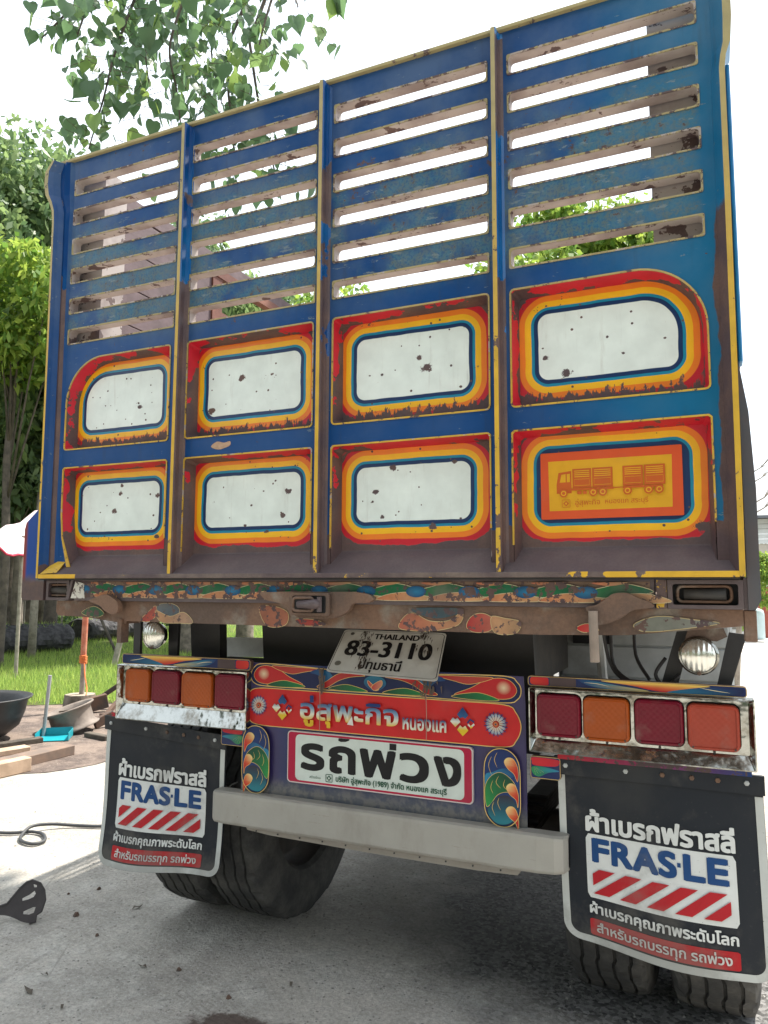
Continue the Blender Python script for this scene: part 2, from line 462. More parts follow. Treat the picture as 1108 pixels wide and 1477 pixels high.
def m_recess(low):
    m = M('recess_side_paint', .5); x, y, z = m.xyz(); g = z - GZ
    c = m.mul((0.52, 0.012, 0.03), m.noise(14, 4) * .5 + .75)
    k = m.noise(5, 5, .6) + m.noise(40, 3) * .08 + y.step(.015, .05) * .10
    if low: k = k + g.step(.20, .08) * .5
    chip = k.step(.565, .575)
    m.color(m.mix(chip, c, primer(m))); m.bump(m.noise(60, 3) - chip, .25, .002); return m.done()
def m_panel(cx, cz, hx, hz, r, big, x0, x1, z0, z1, low, splats, seed, botrust, plainc=None):
    """recessed panel: concentric painted bands round a white field"""
    m = M('banded_panel_paint', .34); x, y, z = m.xyz(); g = z - GZ
    wob = (m.noise(11, 2) - .5) * .006
    px = x - cx; pz = g - cz
    if big == 'TL': rr = (px.lt(0) * pz.gt(0)) * .070 + r
    elif big == 'TR': rr = (px.gt(0) * pz.gt(0)) * .067 + r
    else: rr = px * 0 + r
    qx = px.abs() - hx + rr; qz = pz.abs() - hz + rr
    ax = qx.max(0.0); az = qz.max(0.0)
    sd_ = (ax * ax + az * az).pow(.5) + qx.max(qz).min(0.0) - rr + wob
    def cut(d): return sd_.step(d - .0006, d + .0006)
    white = m.mul(plainc or WHITE, m.noise(4, 4) * .12 + .93)
    white = m.mix(m.noise(7, 5, .6).step(.58, .8) * .2, white, (.42, .44, .41)); white = m.mix(m.noise(30, 5, .7, vec=m.scaled((1.5, 1, .18))).step(.55, .8) * .35, white, (.36, .33, .29)); white = m.mix(m.noise(70, 5, .8).step(.66, .70) * .5, white, (.40, .34, .30))
    c = m.mix(cut(0), white, NAVY)
    c = m.mix(cut(.012), c, TEAL); c = m.mix(cut(.0205), c, YEL); c = m.mix(cut(.039), c, ORA); c = m.mix(cut(.056), c, RED)
    c = m.mul(c, m.noise(16, 4) * .3 + .83)
    # bare metal creeping in from the panel's edge
    dx = (x - x0).min(x1 - x); top = z1 - g
    n1 = m.noise(26, 6, .65); n2 = m.noise(6, 3)
    e = (sd_ + (n2 - .5) * .045 + (n1 - .5) * .02)
    rust = e.step(.071, .072) * (m.noise(4.1, 3).step(.36, .40))
    if not low:
        vn = m.noise(34, 5, .7, vec=m.scaled((1.6, 1, .55)))
        rust = rust.max(((g - z0) - (vn - .35) * (m.noise(3.3, 3) * 1.6 + .15) * botrust).step(.003, .0))
    else:
        rb = m.noise(5.5, 5, .6)
        rust = rust.max((g - (rb - .5) * .05).step(.103, .100))
    rust = rust.max((m.noise(31, 6, .72) + m.noise(3.7, 2) * .3 + sd_.step(.0, .03) * .05).step(.885, .895))
    prr = random.Random(int(seed * 10)); splats = list(splats) + [(prr.uniform(cx - hx, cx + hx), prr.uniform(cz - hz * 1.3, cz + hz), prr.uniform(.002, .0045)) for _ in range(5)]
    for (sx, sz, sr) in splats:
        ddx = x - sx; ddz = (g - sz) * 1.35
        d = (ddx * ddx + ddz * ddz).pow(.5) + (m.noise(75, 5, .85) - .5) * sr * 3.4
        rust = rust.max(d.step(sr + .0012, sr - .0004))
    mp = m.nt.nodes.new('ShaderNodeMapping'); m.nt.links.new(m.P, mp.inputs[0]); mp.inputs['Location'].default_value = (seed, 0, seed * .7)
    dd, cc = m.vor(30, mp.outputs[0], col=True)
    rust = rust.max((dd - cc.step(.2, 1.0) * .12 + (m.noise(120, 2) - .5) * .08).lt(0.0) * cc.gt(.25))
    c = m.mix(rust, c, primer(m)); m.color(c); m.set('Roughness', rust * .4 + .30)
    m.bump(m.noise(50, 4) * .4 - rust + m.noise(5, 2) * 5.0, .2, .003); return m.done()
def m_rustbeam():
    m = M('rusty_beam_paint', .68); n = m.noise(3, 5, .6)
    c = m.mix(n.step(.4, .6), (.17, .095, .06), (.095, .060, .044)); c = m.mix(m.noise(8, 5).step(.52, .68), c, (.20, .17, .14))
    c = m.mul(c, m.noise(120, 3, .7) * .8 + .6)
    m.color(c); m.bump(m.noise(60, 5, .7), .45, .004); return m.done()
def m_steel(name, col, rough=.6, dirt=(.12, .1, .09), amt=.5, bumpy=.2):
    m = M(name, rough); c = m.mix(m.noise(5, 5, .6).step(.45, .72) * amt, m.mul(col, m.noise(14, 4) * .5 + .75), dirt)
    c = m.mix((m.noise(40, 5, .7)).step(.68, .72) * amt, c, dirt)
    m.color(c); m.bump(m.noise(45, 5), bumpy, .003); return m.done()
def simple(name, col, rough=.6, var=.4, scale=12, bump=.2, metal=0.0, spec=.5, col2=None):
    m = M(name, rough, metal, spec); n = m.noise(scale, 5, .6)
    c = m.mix(n.step(.35, .68), col, col2) if col2 else m.mul(col, n * var * 2 + (1 - var))
    m.color(c); m.bump(m.noise(scale * 5, 4), bump, .004); return m.done()

MT = {}
MT['gate'] = m_gate(); MT['edge'] = m_edge(); MT['bedge'] = m_bottom_edge(); MT['fin'] = m_fin(); MT['lining'] = m_lining()
MT['rec_hi'] = m_recess(False); MT['rec_lo'] = m_recess(True); MT['beam'] = m_rustbeam()
def _prim():
    m = M('bare_primer', .5); c = primer(m, (.082, .058, .062), (.11, .082, .082)); c = m.mix(m.noise(60, 6, .8, vec=m.scaled((.5, 1, 1.6))).step(.70, .73), c, (.42, .38, .34))
    m.color(c); m.bump(m.noise(40, 4), .15, .002); return m.done()
MT['primer'] = _prim()
def m_lip():
    m = M('worn_lip_paint', .55); x, y, z = m.xyz(); g = z - GZ
    c = m.mix(g.step(.5, 1.0), (.55, .34, .04), (.34, .285, .14)); c = m.mul(c, m.noise(30, 4) * .7 + .6)
    k = m.noise(42, 6, .75) + m.noise(7, 3) * .45 + g.step(.8, 1.2) * .06
    c = m.mix(k.step(.80, .815), c, primer(m)); c = m.mix((m.noise(19, 5, .7) + g.step(.8, 1.2) * .05).step(.60, .61), c, (.36, .31, .28)); m.color(c); m.bump(m.noise(60, 4), .3, .002); return m.done()
MT['lip'] = m_lip()
MT['art'] = paint_mat('scrollwork_paint', .18, 0, .38)
MT['art_old'] = paint_mat('worn_scrollwork_paint', .55, .15, .6, spec=.3)
MT['print'] = paint_mat('screen_print', .16, 0.0, .55)
def _fp():
    m = M('flap_print_ink', .6, spec=.25); x, y, z = m.xyz(); g = z - GZ; n = m.nt.nodes.new('ShaderNodeVertexColor'); n.layer_name = 'Col'
    c = m.mul(n.outputs['Color'], m.noise(18, 5) * .25 + .84); c = m.mix((m.noise(6, 5, .65) + g.step(-.95, -1.19) * .25).step(.55, .78) * .45, c, (.17, .16, .14))
    c = m.mix(m.noise(110, 4, .75).step(.66, .70) * .8, c, (.05, .05, .055)); m.color(c); return m.done()
MT['flapprint'] = _fp()
MT['plateprint'] = paint_mat('number_plate_print', .25, .01, .45, (.10, .085, .07))
MT['black'] = simple('black_chassis_paint', (.018, .018, .02), .55, .5)
MT['blackgrease'] = simple('greasy_chassis_steel', (.03, .028, .027), .6, .5, 8, .3, col2=(.06, .052, .045))
def _bumper():
    m = M('pale_bumper_paint', .48); x, y, z = m.xyz()
    c = m.mul((.34, .328, .295), m.noise(6, 4) * .34 + .82)
    c = m.mix(m.noise(9, 6, .65, vec=m.scaled((1, 1, .35))).step(.5, .75) * .45, c, (.22, .20, .17))
    c = m.mix(m.noise(55, 5, .7).step(.70, .73), c, (.16, .11, .08)); m.color(c); c = m.mix((m.noise(30, 5, .75, vec=m.scaled((.25, 1, 2)))).step(.66, .70) * .55, c, (.20, .17, .14)); g = z - GZ
    c = m.mix(((g + (m.noise(14, 5) - .5) * .05).step(-.915, -.945)) * .55, c, (.20, .165, .13)); m.color(c)
    m.bump(m.noise(3.5, 2) * 2.2 + m.noise(9, 3) * .5 + m.noise(70, 3) * .1, .30, .014); return m.done()
MT['bumper'] = _bumper()
def _rubber():
    m = M('mud_flap_rubber', .55, spec=.22); c = m.mix(m.noise(4, 5, .6).step(.42, .75) * .6, (.016, .020, .027), (.045, .046, .046)); x, y, z = m.xyz(); g = z - GZ; c = m.mix((m.noise(6, 5, .65) + g.step(-.95, -1.19) * .3).step(.55, .80) * .5, c, (.12, .112, .10))
    c = m.mix(m.noise(90, 3, .8).step(.62, .75) * .18, c, (.14, .13, .12)); m.color(c); m.bump(m.noise(150, 3), .12, .002); return m.done()
MT['rubber'] = _rubber()
def _tyre():
    m = M('dusty_tyre_rubber', .85, spec=.25); c = m.mix(m.noise(7, 5, .6).step(.38, .66), (.042, .042, .042), (.085, .082, .076)); c = m.mul(c, m.noise(90, 4) * .6 + .7)
    m.color(c); m.bump(m.noise(80, 4), .35, .004); return m.done()
MT['tyre'] = _tyre()
def _chrome():
    m = M('dull_chrome', .14, 1.0); c = m.mix(m.noise(14, 6, .7).step(.42, .66) * .8, (.40, .41, .385), (.15, .13, .10))
    m.color(c); m.set('Roughness', m.noise(7, 4) * .28 + .04); m.bump(m.noise(9, 3) * 1.0 + m.noise(60, 3) * .03, .5, .02); return m.done()
MT['chrome'] = _chrome()
def lens(name, col):
    m = M(name, .3, spec=.22); x, y, z = m.xyz()
    rib = (x * 330.0).sin() * (z * 330.0).sin()
    c = m.mul(col, m.noise(9, 3) * .5 + .72); c = m.mix(m.noise(16, 5).step(.55, .8) * .3, c, (.22, .17, .14))
    m.color(c); m.bump(rib, .14, .0015); m.set('Coat Weight', .1); return m.done()
MT['lens_red'] = lens('red_lamp_lens', (.16, .004, .018)); MT['lens_amber'] = lens('amber_lamp_lens', (.36, .070, .007)); MT['lens_pale'] = lens('faded_red_lamp_lens', (.34, .050, .028))
def _hl():
    m = M('clear_ribbed_glass', .08); x, y, z = m.xyz(); m.color((.80, .80, .74)); m.set('Metallic', .75); m.set('Roughness', m.noise(8, 3) * .3 + .08)
    m.bump((x * 420.0).sin(), .35, .003); return m.done()
MT['headglass'] = _hl()
MT['greyside'] = m_steel('grey_box_paint', (.44, .46, .46), .55, (.16, .14, .12), .45, .1)
MT['inner'] = simple('pale_inner_boards', (.145, .10, .105), .75, .25, 9, .3, col2=(.10, .068, .07))
MT['railrust'] = simple('rusty_red_rail', (.13, .045, .03), .7, .4, 6, .3, col2=(.25, .10, .06))

# ================================================================== THE TRUCK
truck = empty('truck', (0, 0, 0), 'blue painted cargo truck seen from behind, slatted tailgate with striped panels above mud flaps', 'truck')
gate = empty('tailgate', (0, 0, 0)); gate.parent = truck
def gz(pts): return [(a, b + GZ) for a, b in pts]

PH = 0.036; TOPZ = 1.664
fins = [(-.569, -.552), (.004, .021), (.592, .609)]
bayL = [-1.150, -.552, .021, .609]; bayR = [-.569, .004, .592, 1.200]
slotL = [-1.127, -.545, .042, .634]; slotR = [-.612, -.027, .567, 1.160]
sb = [1.521, 1.399, 1.277, 1.156, 1.032, .909]; st = [1.582, 1.459, 1.336, 1.213, 1.090, .966]
# cross bands, slats, stiles
for b in range(4):
    L, Rr, a, c = bayL[b], bayR[b], slotL[b], slotR[b]
    mbx = MB().box(L, Rr, 0, PH, st[0] + GZ, TOPZ + GZ); mbx.out('top_band', MT['gate'], gate)
    for k in range(5):
        MB().box(a, c, 0, PH - .004, st[k + 1] + GZ, sb[k] + GZ).out('slat', MT['gate'], gate)
    MB().box(L, a, 0, PH, sb[5] + GZ, st[0] + GZ).out('stile', MT['gate'], gate)
    MB().box(c, Rr, 0, PH, sb[5] + GZ, st[0] + GZ).out('stile', MT['gate'], gate)
    # lower plate with the panel openings
    pL, pR = [(-1.121, -.620), (-.545, -.029), (.042, .568), (.632, 1.161)][b]
    up_r = {0: (.012, .012, .012, .175), 3: (.012, .012, .185, .012)}.get(b, (.012,) * 4)
    hole = rrect(pL, pR, .489, .842, .012, 3, up_r)
    lo0, lo1 = pL, pR
    if b == 0: notch = [(lo1, .040)] + [(lo1, .412), (lo1 - .008, .420), (lo0 + .010, .420), (lo0, .410), (lo0 + .002, .24), (lo0 + .012, .15), (lo0 + .045, .040)]
    else: notch = [(lo1, .040), (lo1, .412), (lo1 - .008, .420), (lo0 + .008, .420), (lo0, .412), (lo0, .040)]
    outer = [(L, .040)] + list(reversed(notch)) + [(Rr, .040), (Rr, .909), (L, .909)]
    MB().holed(gz(outer), [gz(list(reversed(hole)))], 0, PH).out('panel_surround', MT['gate'], gate)
    # slot linings and their yellow lips
    for k in range(6):
        o1 = rrect(a - .002, c + .002, sb[k] - .002, st[k] + .002, .013, 3); i1 = rrect(a + .0025, c - .0025, sb[k] + .0025, st[k] - .0025, .010, 3)
        q = MB(); q.holed(gz(o1), [gz(list(reversed(i1)))], .001, .0385); q.out('slot_lining', MT['lining'], gate)
        o2 = rrect(a - .0035, c + .0035, sb[k] - .0035, st[k] + .0035, .006, 3); i2 = rrect(a + .0015, c - .0015, sb[k] + .0015, st[k] - .0015, .012, 3)
        q = MB(); q.holed(gz(o2), [gz(list(reversed(i2)))], -.0025, .0008); q.out('slot_lip', MT['lip'], gate)
    # upper recess: sides, backing, lip
    dr = .014; D = .05
    lip_o = rrect(pL - .002, pR + .002, .487, .844, .014, 3, tuple(v + .002 for v in up_r)); lip_i = rrect(pL + .003, pR - .003, .492, .839, .010, 3, tuple(max(v - .003, .008) for v in up_r))
    MB().holed(gz(lip_o), [gz(list(reversed(lip_i)))], -.003, .001).out('panel_lip', MT['lip'], gate)
    l0 = rrect(pL + .002, pR - .002, .491, .840, .010, 3, tuple(max(v - .002, .008) for v in up_r)); l1 = rrect(pL + dr, pR - dr, .489 + dr, .842 - dr, .012, 3, tuple(max(v - dr, .010) for v in up_r))
    MB().loft([[(u, 0.0005, v + GZ) for u, v in l0], [(u, D, v + GZ) for u, v in l1]]).out('recess_side', MT['rec_hi'], gate, smooth=False)
    wl_, wr_, wb, wt = [(-1.067, -.694, .571, .776), (-.486, -.105, .572, .772), (.107, .489, .572, .773), (.702, 1.085, .573, .771)][b]
    SP = {0: [(-.800, .640, .010), (-.807, .655, .005)], 1: [(-.345, .700, .014), (-.470, .592, .013), (-.22, .70, .006)], 2: [(.350, .655, .017), (.325, .690, .010)], 3: [(.722, .640, .008), (.782, .588, .014)]}[b]
    mt = m_panel((wl_ + wr_) / 2, (wb + wt) / 2, (wr_ - wl_) / 2, (wt - wb) / 2, .030, {0: 'TL', 3: 'TR'}.get(b), pL, pR, .489 + dr, .842, False, SP, b * 3.1, (.15, .135, .15, .135)[b])
    MB().prism(gz(rrect(pL + dr - .001, pR - dr + .001, .488 + dr, .843 - dr, .011, 3, tuple(max(v - dr, .010) for v in up_r))), D, D + .004).out('striped_panel', mt, gate)
    # lower recess
    lip = [(pR - .003, .14), (pR - .003, .412), (pR - .009, .4165), (pL + .009, .4165), (pL + .003, .410), (pL + .003, .14)]
    lipo = [(pR + .002, .14), (pR + .002, .414), (pR - .006, .4215), (pL + .006, .4215), (pL - .002, .414), (pL - .002, .14)]
    if b == 0: lip[-1:] = [(pL + .005, .24), (pL + .015, .15), (pL + .060, .040)]; lipo[-1:] = [(pL - .000, .24), (pL + .010, .15), (pL + .042, .040)]
    else: lip[-1] = (pL + .003, .09); lipo[-1] = (pL - .002, .09)
    MB().prism(gz(lipo + list(reversed(lip))), -.003, .001).out('panel_lip', MT['lip'], gate)
    q = MB()
    A = [(pR - .002, .02), (pR - .002, .408), (pR - .010, .4175), (pL + .010, .4175), (pL + .002, .408), (pL + .002, .02)]
    B = [(pR - dr, .02), (pR - dr, .398), (pR - .024, .406), (pL + .024, .406), (pL + dr, .398), (pL + dr, .02)]
    if b == 0:
        A[-1:] = [(pL + .004, .24), (pL + .014, .15), (pL + .047, .040), (pL + .047, .02)]; B[-1:] = [(pL + dr + .002, .24), (pL + dr + .012, .15), (pL + dr + .045, .040), (pL + dr + .045, .02)]
    q.loft([[(u, .0005, v + GZ) for u, v in A], [(u, D, v + GZ) for u, v in B]], closed=False)
    q.out('recess_side', MT['rec_lo'], gate)
    wl_, wr_, wb, wt = [(-1.066, -.693, .175, .355), (-.482, -.099, .175, .353), (.110, .490, .175, .350), (.702, 1.090, .165, .357)][b]
    SP = {0: [(-.878, .316, .010), (-.905, .25, .012), (-.872, .345, .008), (-.70, .30, .010), (-.70, .15, .010)], 1: [(-.145, .288, .012), (-.165, .208, .010), (-.315, .178, .006), (-.23, .155, .008)],
          2: [(.178, .270, .009), (.235, .345, .012), (.20, .190, .008), (.37, .155, .012), (.44, .35, .008)], 3: [(1.13, .13, .02)]}[b]
    mt = m_panel((wl_ + wr_) / 2, (wb + wt) / 2, (wr_ - wl_) / 2, (wt - wb) / 2, .030, None, pL, pR, .02, .42, True, SP, 11 + b * 2.3, .05, None if b < 3 else NAVY)
    MB().box(pL + (dr if b else dr + .002) - .001, pR - dr + .001, D, D + .004, .078 + GZ, .408 + GZ).out('striped_panel', mt, gate)
    # sloping sill
    x0, x1 = (L if b else L - .0, Rr)
    MB().add([(x0, -.036, .010 + GZ), (x1, -.036, .010 + GZ), (x1, .0495, .082 + GZ), (x0, .0495, .082 + GZ), (x0, .0515, .095 + GZ), (x1, .0515, .095 + GZ)],
             [(0, 1, 2, 3), (3, 2, 5, 4)]).out('sill', MT['primer'], gate)
# printed tin sheet in the lower right panel
q = Art(lambda u, v, l: (u, .046 - l, v + GZ))
OR2 = (.62, .085, .022); YE2 = (.66, .34, .015); DR = (.50, .10, .015)
q.poly(rrect(.703, 1.084, .163, .355, .004, 2), OR2); q.poly([(.727, .187), (1.056, .187), (1.058, .330), (.725, .330)], YE2)
def rectp(a, b, c, d): return [(a, c), (b, c), (b, d), (a, d)]
cab = [(.748, .236), (.748, .262), (.754, .296), (.790, .300), (.790, .236)]
q.poly(cab, DR); q.poly([(.757, .268), (.762, .290), (.774, .292), (.774, .268)], YE2)
q.poly([(.777, .268), (.777, .291), (.786, .292), (.786, .268)], YE2)
for x0, x1 in ((.793, .845), (.848, .903), (.930, .983), (.986, 1.040)):
    q.poly(rectp(x0, x1, .250, .305), DR)
    for k in range(4): q.poly(rectp(x0 + .005, x1 - .005, .281 + k * .0055, .2835 + k * .0055), YE2)
    q.line([(x0 + .005, .257), (x1 - .005, .257), (x1 - .005, .275), (x0 + .005, .275)], .0012, YE2, closed=True)
q.poly(rectp(.790, .905, .243, .249), DR); q.poly(rectp(.903, .932, .245, .2475), DR); q.poly(rectp(.930, 1.034, .243, .249), DR)
q.poly(rectp(.806, .818, .232, .241), DR); q.poly(rectp(.822, .832, .232, .241), DR)
for cx in (.768, .850, .876, .942, .997, 1.024):
    q.ball((cx, .236), .0115, DR, DR); q.ball((cx, .236), .0075, YE2, YE2); q.ball((cx, .236), .0045, DR, DR)
q.line(rrect(.764, .786, .196, .217, .001, 1), .0012, DR, closed=True); q.poly([(.775, .199), (.783, .2065), (.775, .214), (.767, .2065)], DR); q.ball((.775, .2065), .003, YE2, YE2)
q.text('อู่สุพะกิจ', .800, .195, .868, .219, DR); q.text('หนองแค สระบุรี', .882, .197, .995, .217, DR)
q.out('printed_panel', MT['print'], gate)
MB().box(.7035, 1.0835, .0465, .0495, .1635 + GZ, .3545 + GZ).out('tin_sheet', MT['primer'], gate)
# fins
for a, c in fins:
    q = MB(); e = a + .0165
    e = a + .013; prof = [(a, .002), (a, -.042), (e, -.042), (e + .003, -.037), (e + .0025, -.016), (e + .007, -.005), (e + .014, .0), (e + .014, .002)]
    zb, zt = .012 + GZ, TOPZ - .006 + GZ
    q.loft([[(u, y, zb) for u, y in prof], [(u, y, zt) for u, y in prof]])
    q.m = [1 if i == 1 else 0 for i in range(len(q.f))]
    q.add([(u, y, zb) for u, y in prof] + [(u, y, zt) for u, y in prof], [tuple(range(7, -1, -1)), tuple(range(8, 16))])
    q.out('rib', [MT['fin'], MT['edge']], gate)
# left rim, curling out into a horn at the top
def rim(profile_pts, path, name, mats, fmi):
    q = MB(); q.loft([[(cx + s_ * u, y, z + GZ) for u, y in profile_pts] for cx, s_, z in path]); n = len(profile_pts)
    q.m = [fmi[i % n] for i in range(len(q.f))]
    q.add([(path[0][0] + path[0][1] * u, y, path[0][2] + GZ) for u, y in profile_pts], [tuple(range(n))])
    q.add([(path[-1][0] + path[-1][1] * u, y, path[-1][2] + GZ) for u, y in profile_pts], [tuple(range(n))])
    return q.out(name, mats, gate)
pl = [(0, .04), (0, -.046), (.010, -.046), (.016, -.030), (.026, -.012), (.038, -.016), (.050, -.008), (.060, .0), (.062, .04)]
FM = [1, 1, 0, 0, 2, 2, 0, 0, 0]
rim(pl, [(-1.186, 1, -.002), (-1.188, 1, .5), (-1.192, 1, 1.0), (-1.196, 1, 1.40), (-1.201, 1.15, 1.450), (-1.218, 1.45, 1.490), (-1.240, 1.8, 1.525), (-1.250, 2.0, 1.570), (-1.247, 1.9, 1.625), (-1.212, 1.2, 1.664)], 'left_rim', [MT['gate'], MT['edge'], MT['fin']], FM)
pr = [(0, .04), (0, -.046), (-.014, -.046), (-.017, -.040), (-.030, -.010), (-.034, .0), (-.036, .04)]
rim(pr, [(1.222, 1, -.002), (1.225, 1, .5), (1.227, 1, 1.0), (1.227, 1, 1.34), (1.231, 1, 1.375), (1.243, 1.3, 1.41), (1.248, 1.5, 1.48), (1.248, 1.5, 1.60), (1.240, 1.2, 1.664)], 'right_rim', [MT['gate'], MT['edge']], [0, 1, 0, 0, 0, 0, 0])
for o in list(gate.children):
    if o.name in ('left_rim', 'right_rim'): o.name = 'outer_rim'
MB().box(-1.176, 1.210, -.046, -.034, -.003 + GZ, .0125 + GZ, bev=.0015).out('bottom_edge', MT['bedge'], gate)
MB().box(-1.17, 1.20, -.034, .055, -.003 + GZ, .004 + GZ).out('bottom_flange', MT['primer'], gate)
MB().box(-1.20, 1.215, -.014, .045, TOPZ + .0005 + GZ, TOPZ + .012 + GZ, bev=.002).out('top_edge', MT['edge'], gate)
MB().box(-1.20, -1.150, .0, .04, .02 + GZ, TOPZ + GZ).out('side_stile', MT['gate'], gate)
MB().box(1.200, 1.215, .0, .04, .02 + GZ, TOPZ + GZ).out('side_stile', MT['gate'], gate)
# yellow corner gusset
MB().add([(-1.165, -.046, .014 + GZ), (-1.098, -.030, .018 + GZ), (-1.088, .0, .060 + GZ), (-1.140, .0, .062 + GZ), (-1.14, .04, .02 + GZ)], [(0, 1, 2, 3), (1, 2, 4), (0, 3, 4)]).out('corner_gusset', MT['edge'], gate)
# scab of old repair
MB().prism(gz(smooth_loop([(-.430, .452), (-.405, .468), (-.375, .462), (-.352, .466), (-.350, .452), (-.372, .444), (-.400, .440)], 3)), -.0012, .001).out('repair_patch', simple('old_decal_patch', (.40, .26, .17), .7, .5, 60), gate)
# dried splash blister on a slat
# latches: side hinge plates on ribs
# ------------------------------------------------------------------ body behind the gate
body = empty('cargo_body', (0, 0, 0)); body.parent = truck
def bodypost(pts, name='corner_post'):
    MB().prism(gz(pts), .062, .16).out(name, MT['gate'], body)
bodypost([(-1.285, -.085), (-1.150, -.085), (-1.150, 1.40), (-1.180, 1.42), (-1.195, .34), (-1.290, .24), (-1.303, .18), (-1.303, -.06)])
# painted wing at the lower corners (front face)
def _wing(x0, s):
    m = M('corner_wing_paint', .35); x, y, z = m.xyz(); t = (x * s)
    c = m.mix(t.step(1.225, 1.240), (.004, .19, .30), (.003, .045, .25)); c = m.mix(t.step(1.282, 1.296), c, (.20, .025, .02))
    c = m.mix(((z - GZ) + (m.noise(12, 4) - .5) * .05).step(.02, -.02), c, primer(m)); m.color(c); m.bump(m.noise(30, 4), .15, .002); return m.done()
wing = _wing(0, -1)
MB().prism(gz([(-1.298, -.085), (-1.190, -.085), (-1.190, .30), (-1.235, .265), (-1.297, .215), (-1.305, .19), (-1.305, -.075)]), -.004, .060).out('corner_wing', wing, body)
wing2 = simple('dark_right_wing_paint', (.095, .078, .080), .5, .5, 4, .2, col2=(.06, .075, .09))
MB().prism(gz([(1.2265, -.085), (1.243, -.085), (1.256, -.06), (1.256, .0), (1.256, .22), (1.247, .42), (1.2275, .56), (1.2275, .62), (1.2265, .62), (1.2265, .0)]), .000, .060).out('corner_wing', wing2, body)
MB().box(1.030, 1.222, .061, .18, -.06 + GZ, 1.64 + GZ).out('corner_post', MT['lining'], body)
MB().box(1.2285, 1.2395, -.01, .045, .55 + GZ, 1.37 + GZ, bev=.003).out('side_post', simple('bright_blue_side_paint', (.004, .16, .36), .35, .3), body)
MB().box(-1.20, -1.030, .061, .18, -.06 + GZ, 1.64 + GZ).out('corner_post', MT['lining'], body)
# side walls: left one shows through the slats
sw = body
for (y0, y1) in ((.20, .98),):
    for k in range(9):
        z0 = .10 + k * .172
        MB().box(-1.225, -1.20, y0, y1, z0 + GZ, z0 + .168 + GZ, bev=.002).out('side_board', MT['inner'], sw)
MB().box(-1.235, -1.19, .98, 1.06, .0 + GZ, 1.70 + GZ).out('side_post', MT['railrust'], sw)
for k, yy in enumerate((2.05, 3.1, 4.15, 5.2)): MB().box(-1.235, -1.19, yy, yy + .07, .0 + GZ, 1.70 + GZ).out('side_post', MT['railrust'], sw)
MB().box(-1.225, -1.20, .20, 5.9, 1.652 + GZ, 1.722 + GZ, bev=.002).out('side_board', MT['inner'], sw)
MB().box(-1.23, -1.185, .99, 5.9, 1.600 + GZ, 1.648 + GZ).out('side_rail', MT['railrust'], sw)
MB().box(-1.225, -1.20, 1.06, 5.9, 1.395 + GZ, 1.425 + GZ).out('side_rail', MT['railrust'], sw)
MB().box(-1.225, -1.20, 1.06, 5.9, 1.20 + GZ, 1.25 + GZ).out('side_rail', MT['railrust'], sw)
for k in range(5): MB().box(-1.225, -1.20, 1.06, 5.9, .10 + k * .2 + GZ, .275 + k * .2 + GZ).out('side_board', MT['inner'], sw)
for k in range(5): MB().box(1.215, 1.24, .18, 5.9, .02 + k * .19 + GZ, .19 + k * .19 + GZ).out('side_board', MT['inner'], sw)
for k in range(3): MB().box(1.215, 1.24, .18, 5.9, 1.05 + k * .14 + GZ, 1.11 + k * .14 + GZ).out('side_board', MT['inner'], sw)
for yy in (1.0, 2.05, 3.1, 4.15, 5.2): MB().box(1.18, 1.214, yy, yy + .07, .0 + GZ, 1.45 + GZ).out('side_post', MT['railrust'], sw)
MB().box(-1.25, 1.25, 5.9, 5.95, -.1 + GZ, 1.5 + GZ).out('front_wall', MT['inner'], body)
MB().box(-1.25, 1.21, .19, 5.9, -.12 + GZ, -.06 + GZ).out('floor', MT['beam'], body)

# ------------------------------------------------------------------ rear sill beneath the gate
sill = empty('rear_sill', (0, 0, 0)); sill.parent = truck
MB().prism(gz([(-1.040, -.084), (1.005, -.084), (1.005, -.008), (-1.040, -.008)]), .004, .060).out('strip_backing', MT['primer'], sill)
MB().box(-1.19, 1.21, -.030, .06, -.0085 + GZ, -.0035 + GZ).out('hinge_gap', MT['black'], sill)
# worn waves of paint
a = Art(lambda u, v, l: (u, .003 - l, v + GZ))
a.poly(rectp(-1.00, .995, -.072, -.014), (.20, .13, .09))
i = 0; x = -.99
while x < .90:
    Lw = .165; u = i % 2
    A_ = smooth_loop([(x, -.045), (x + .05, -.030), (x + .11, -.020), (x + .18, -.040), (x + .12, -.052), (x + .05, -.058)], 4)
    a.poly(A_, GRN, (.01, .09, .05), ((x, 0), (x + .18, 0)))
    a.line(A_ + [A_[0]], .0018, (.55, .50, .30))
    B_ = smooth_loop([(x + .04, -.066), (x + .09, -.050), (x + .16, -.046), (x + .22, -.062), (x + .20, -.070), (x + .08, -.071)], 4)
    a.poly(B_, (.50, .14, .06), (.52, .30, .14), ((x, 0), (x + .2, 0))); a.line(B_ + [B_[0]], .0015, (.6, .5, .3))
    C_ = smooth_loop([(x + .02, -.018), (x + .07, -.016), (x + .12, -.016), (x + .07, -.026)], 4)
    a.poly(C_, (.45, .10, .06), (.5, .3, .14), ((x, 0), (x + .12, 0)))
    a.ball((x + .005, -.044), .017, (.02, .20, .38), (.01, .07, .17), 1.9)
    x += Lw; i += 1
a.out('painted_waves', MT['art_old'], sill)
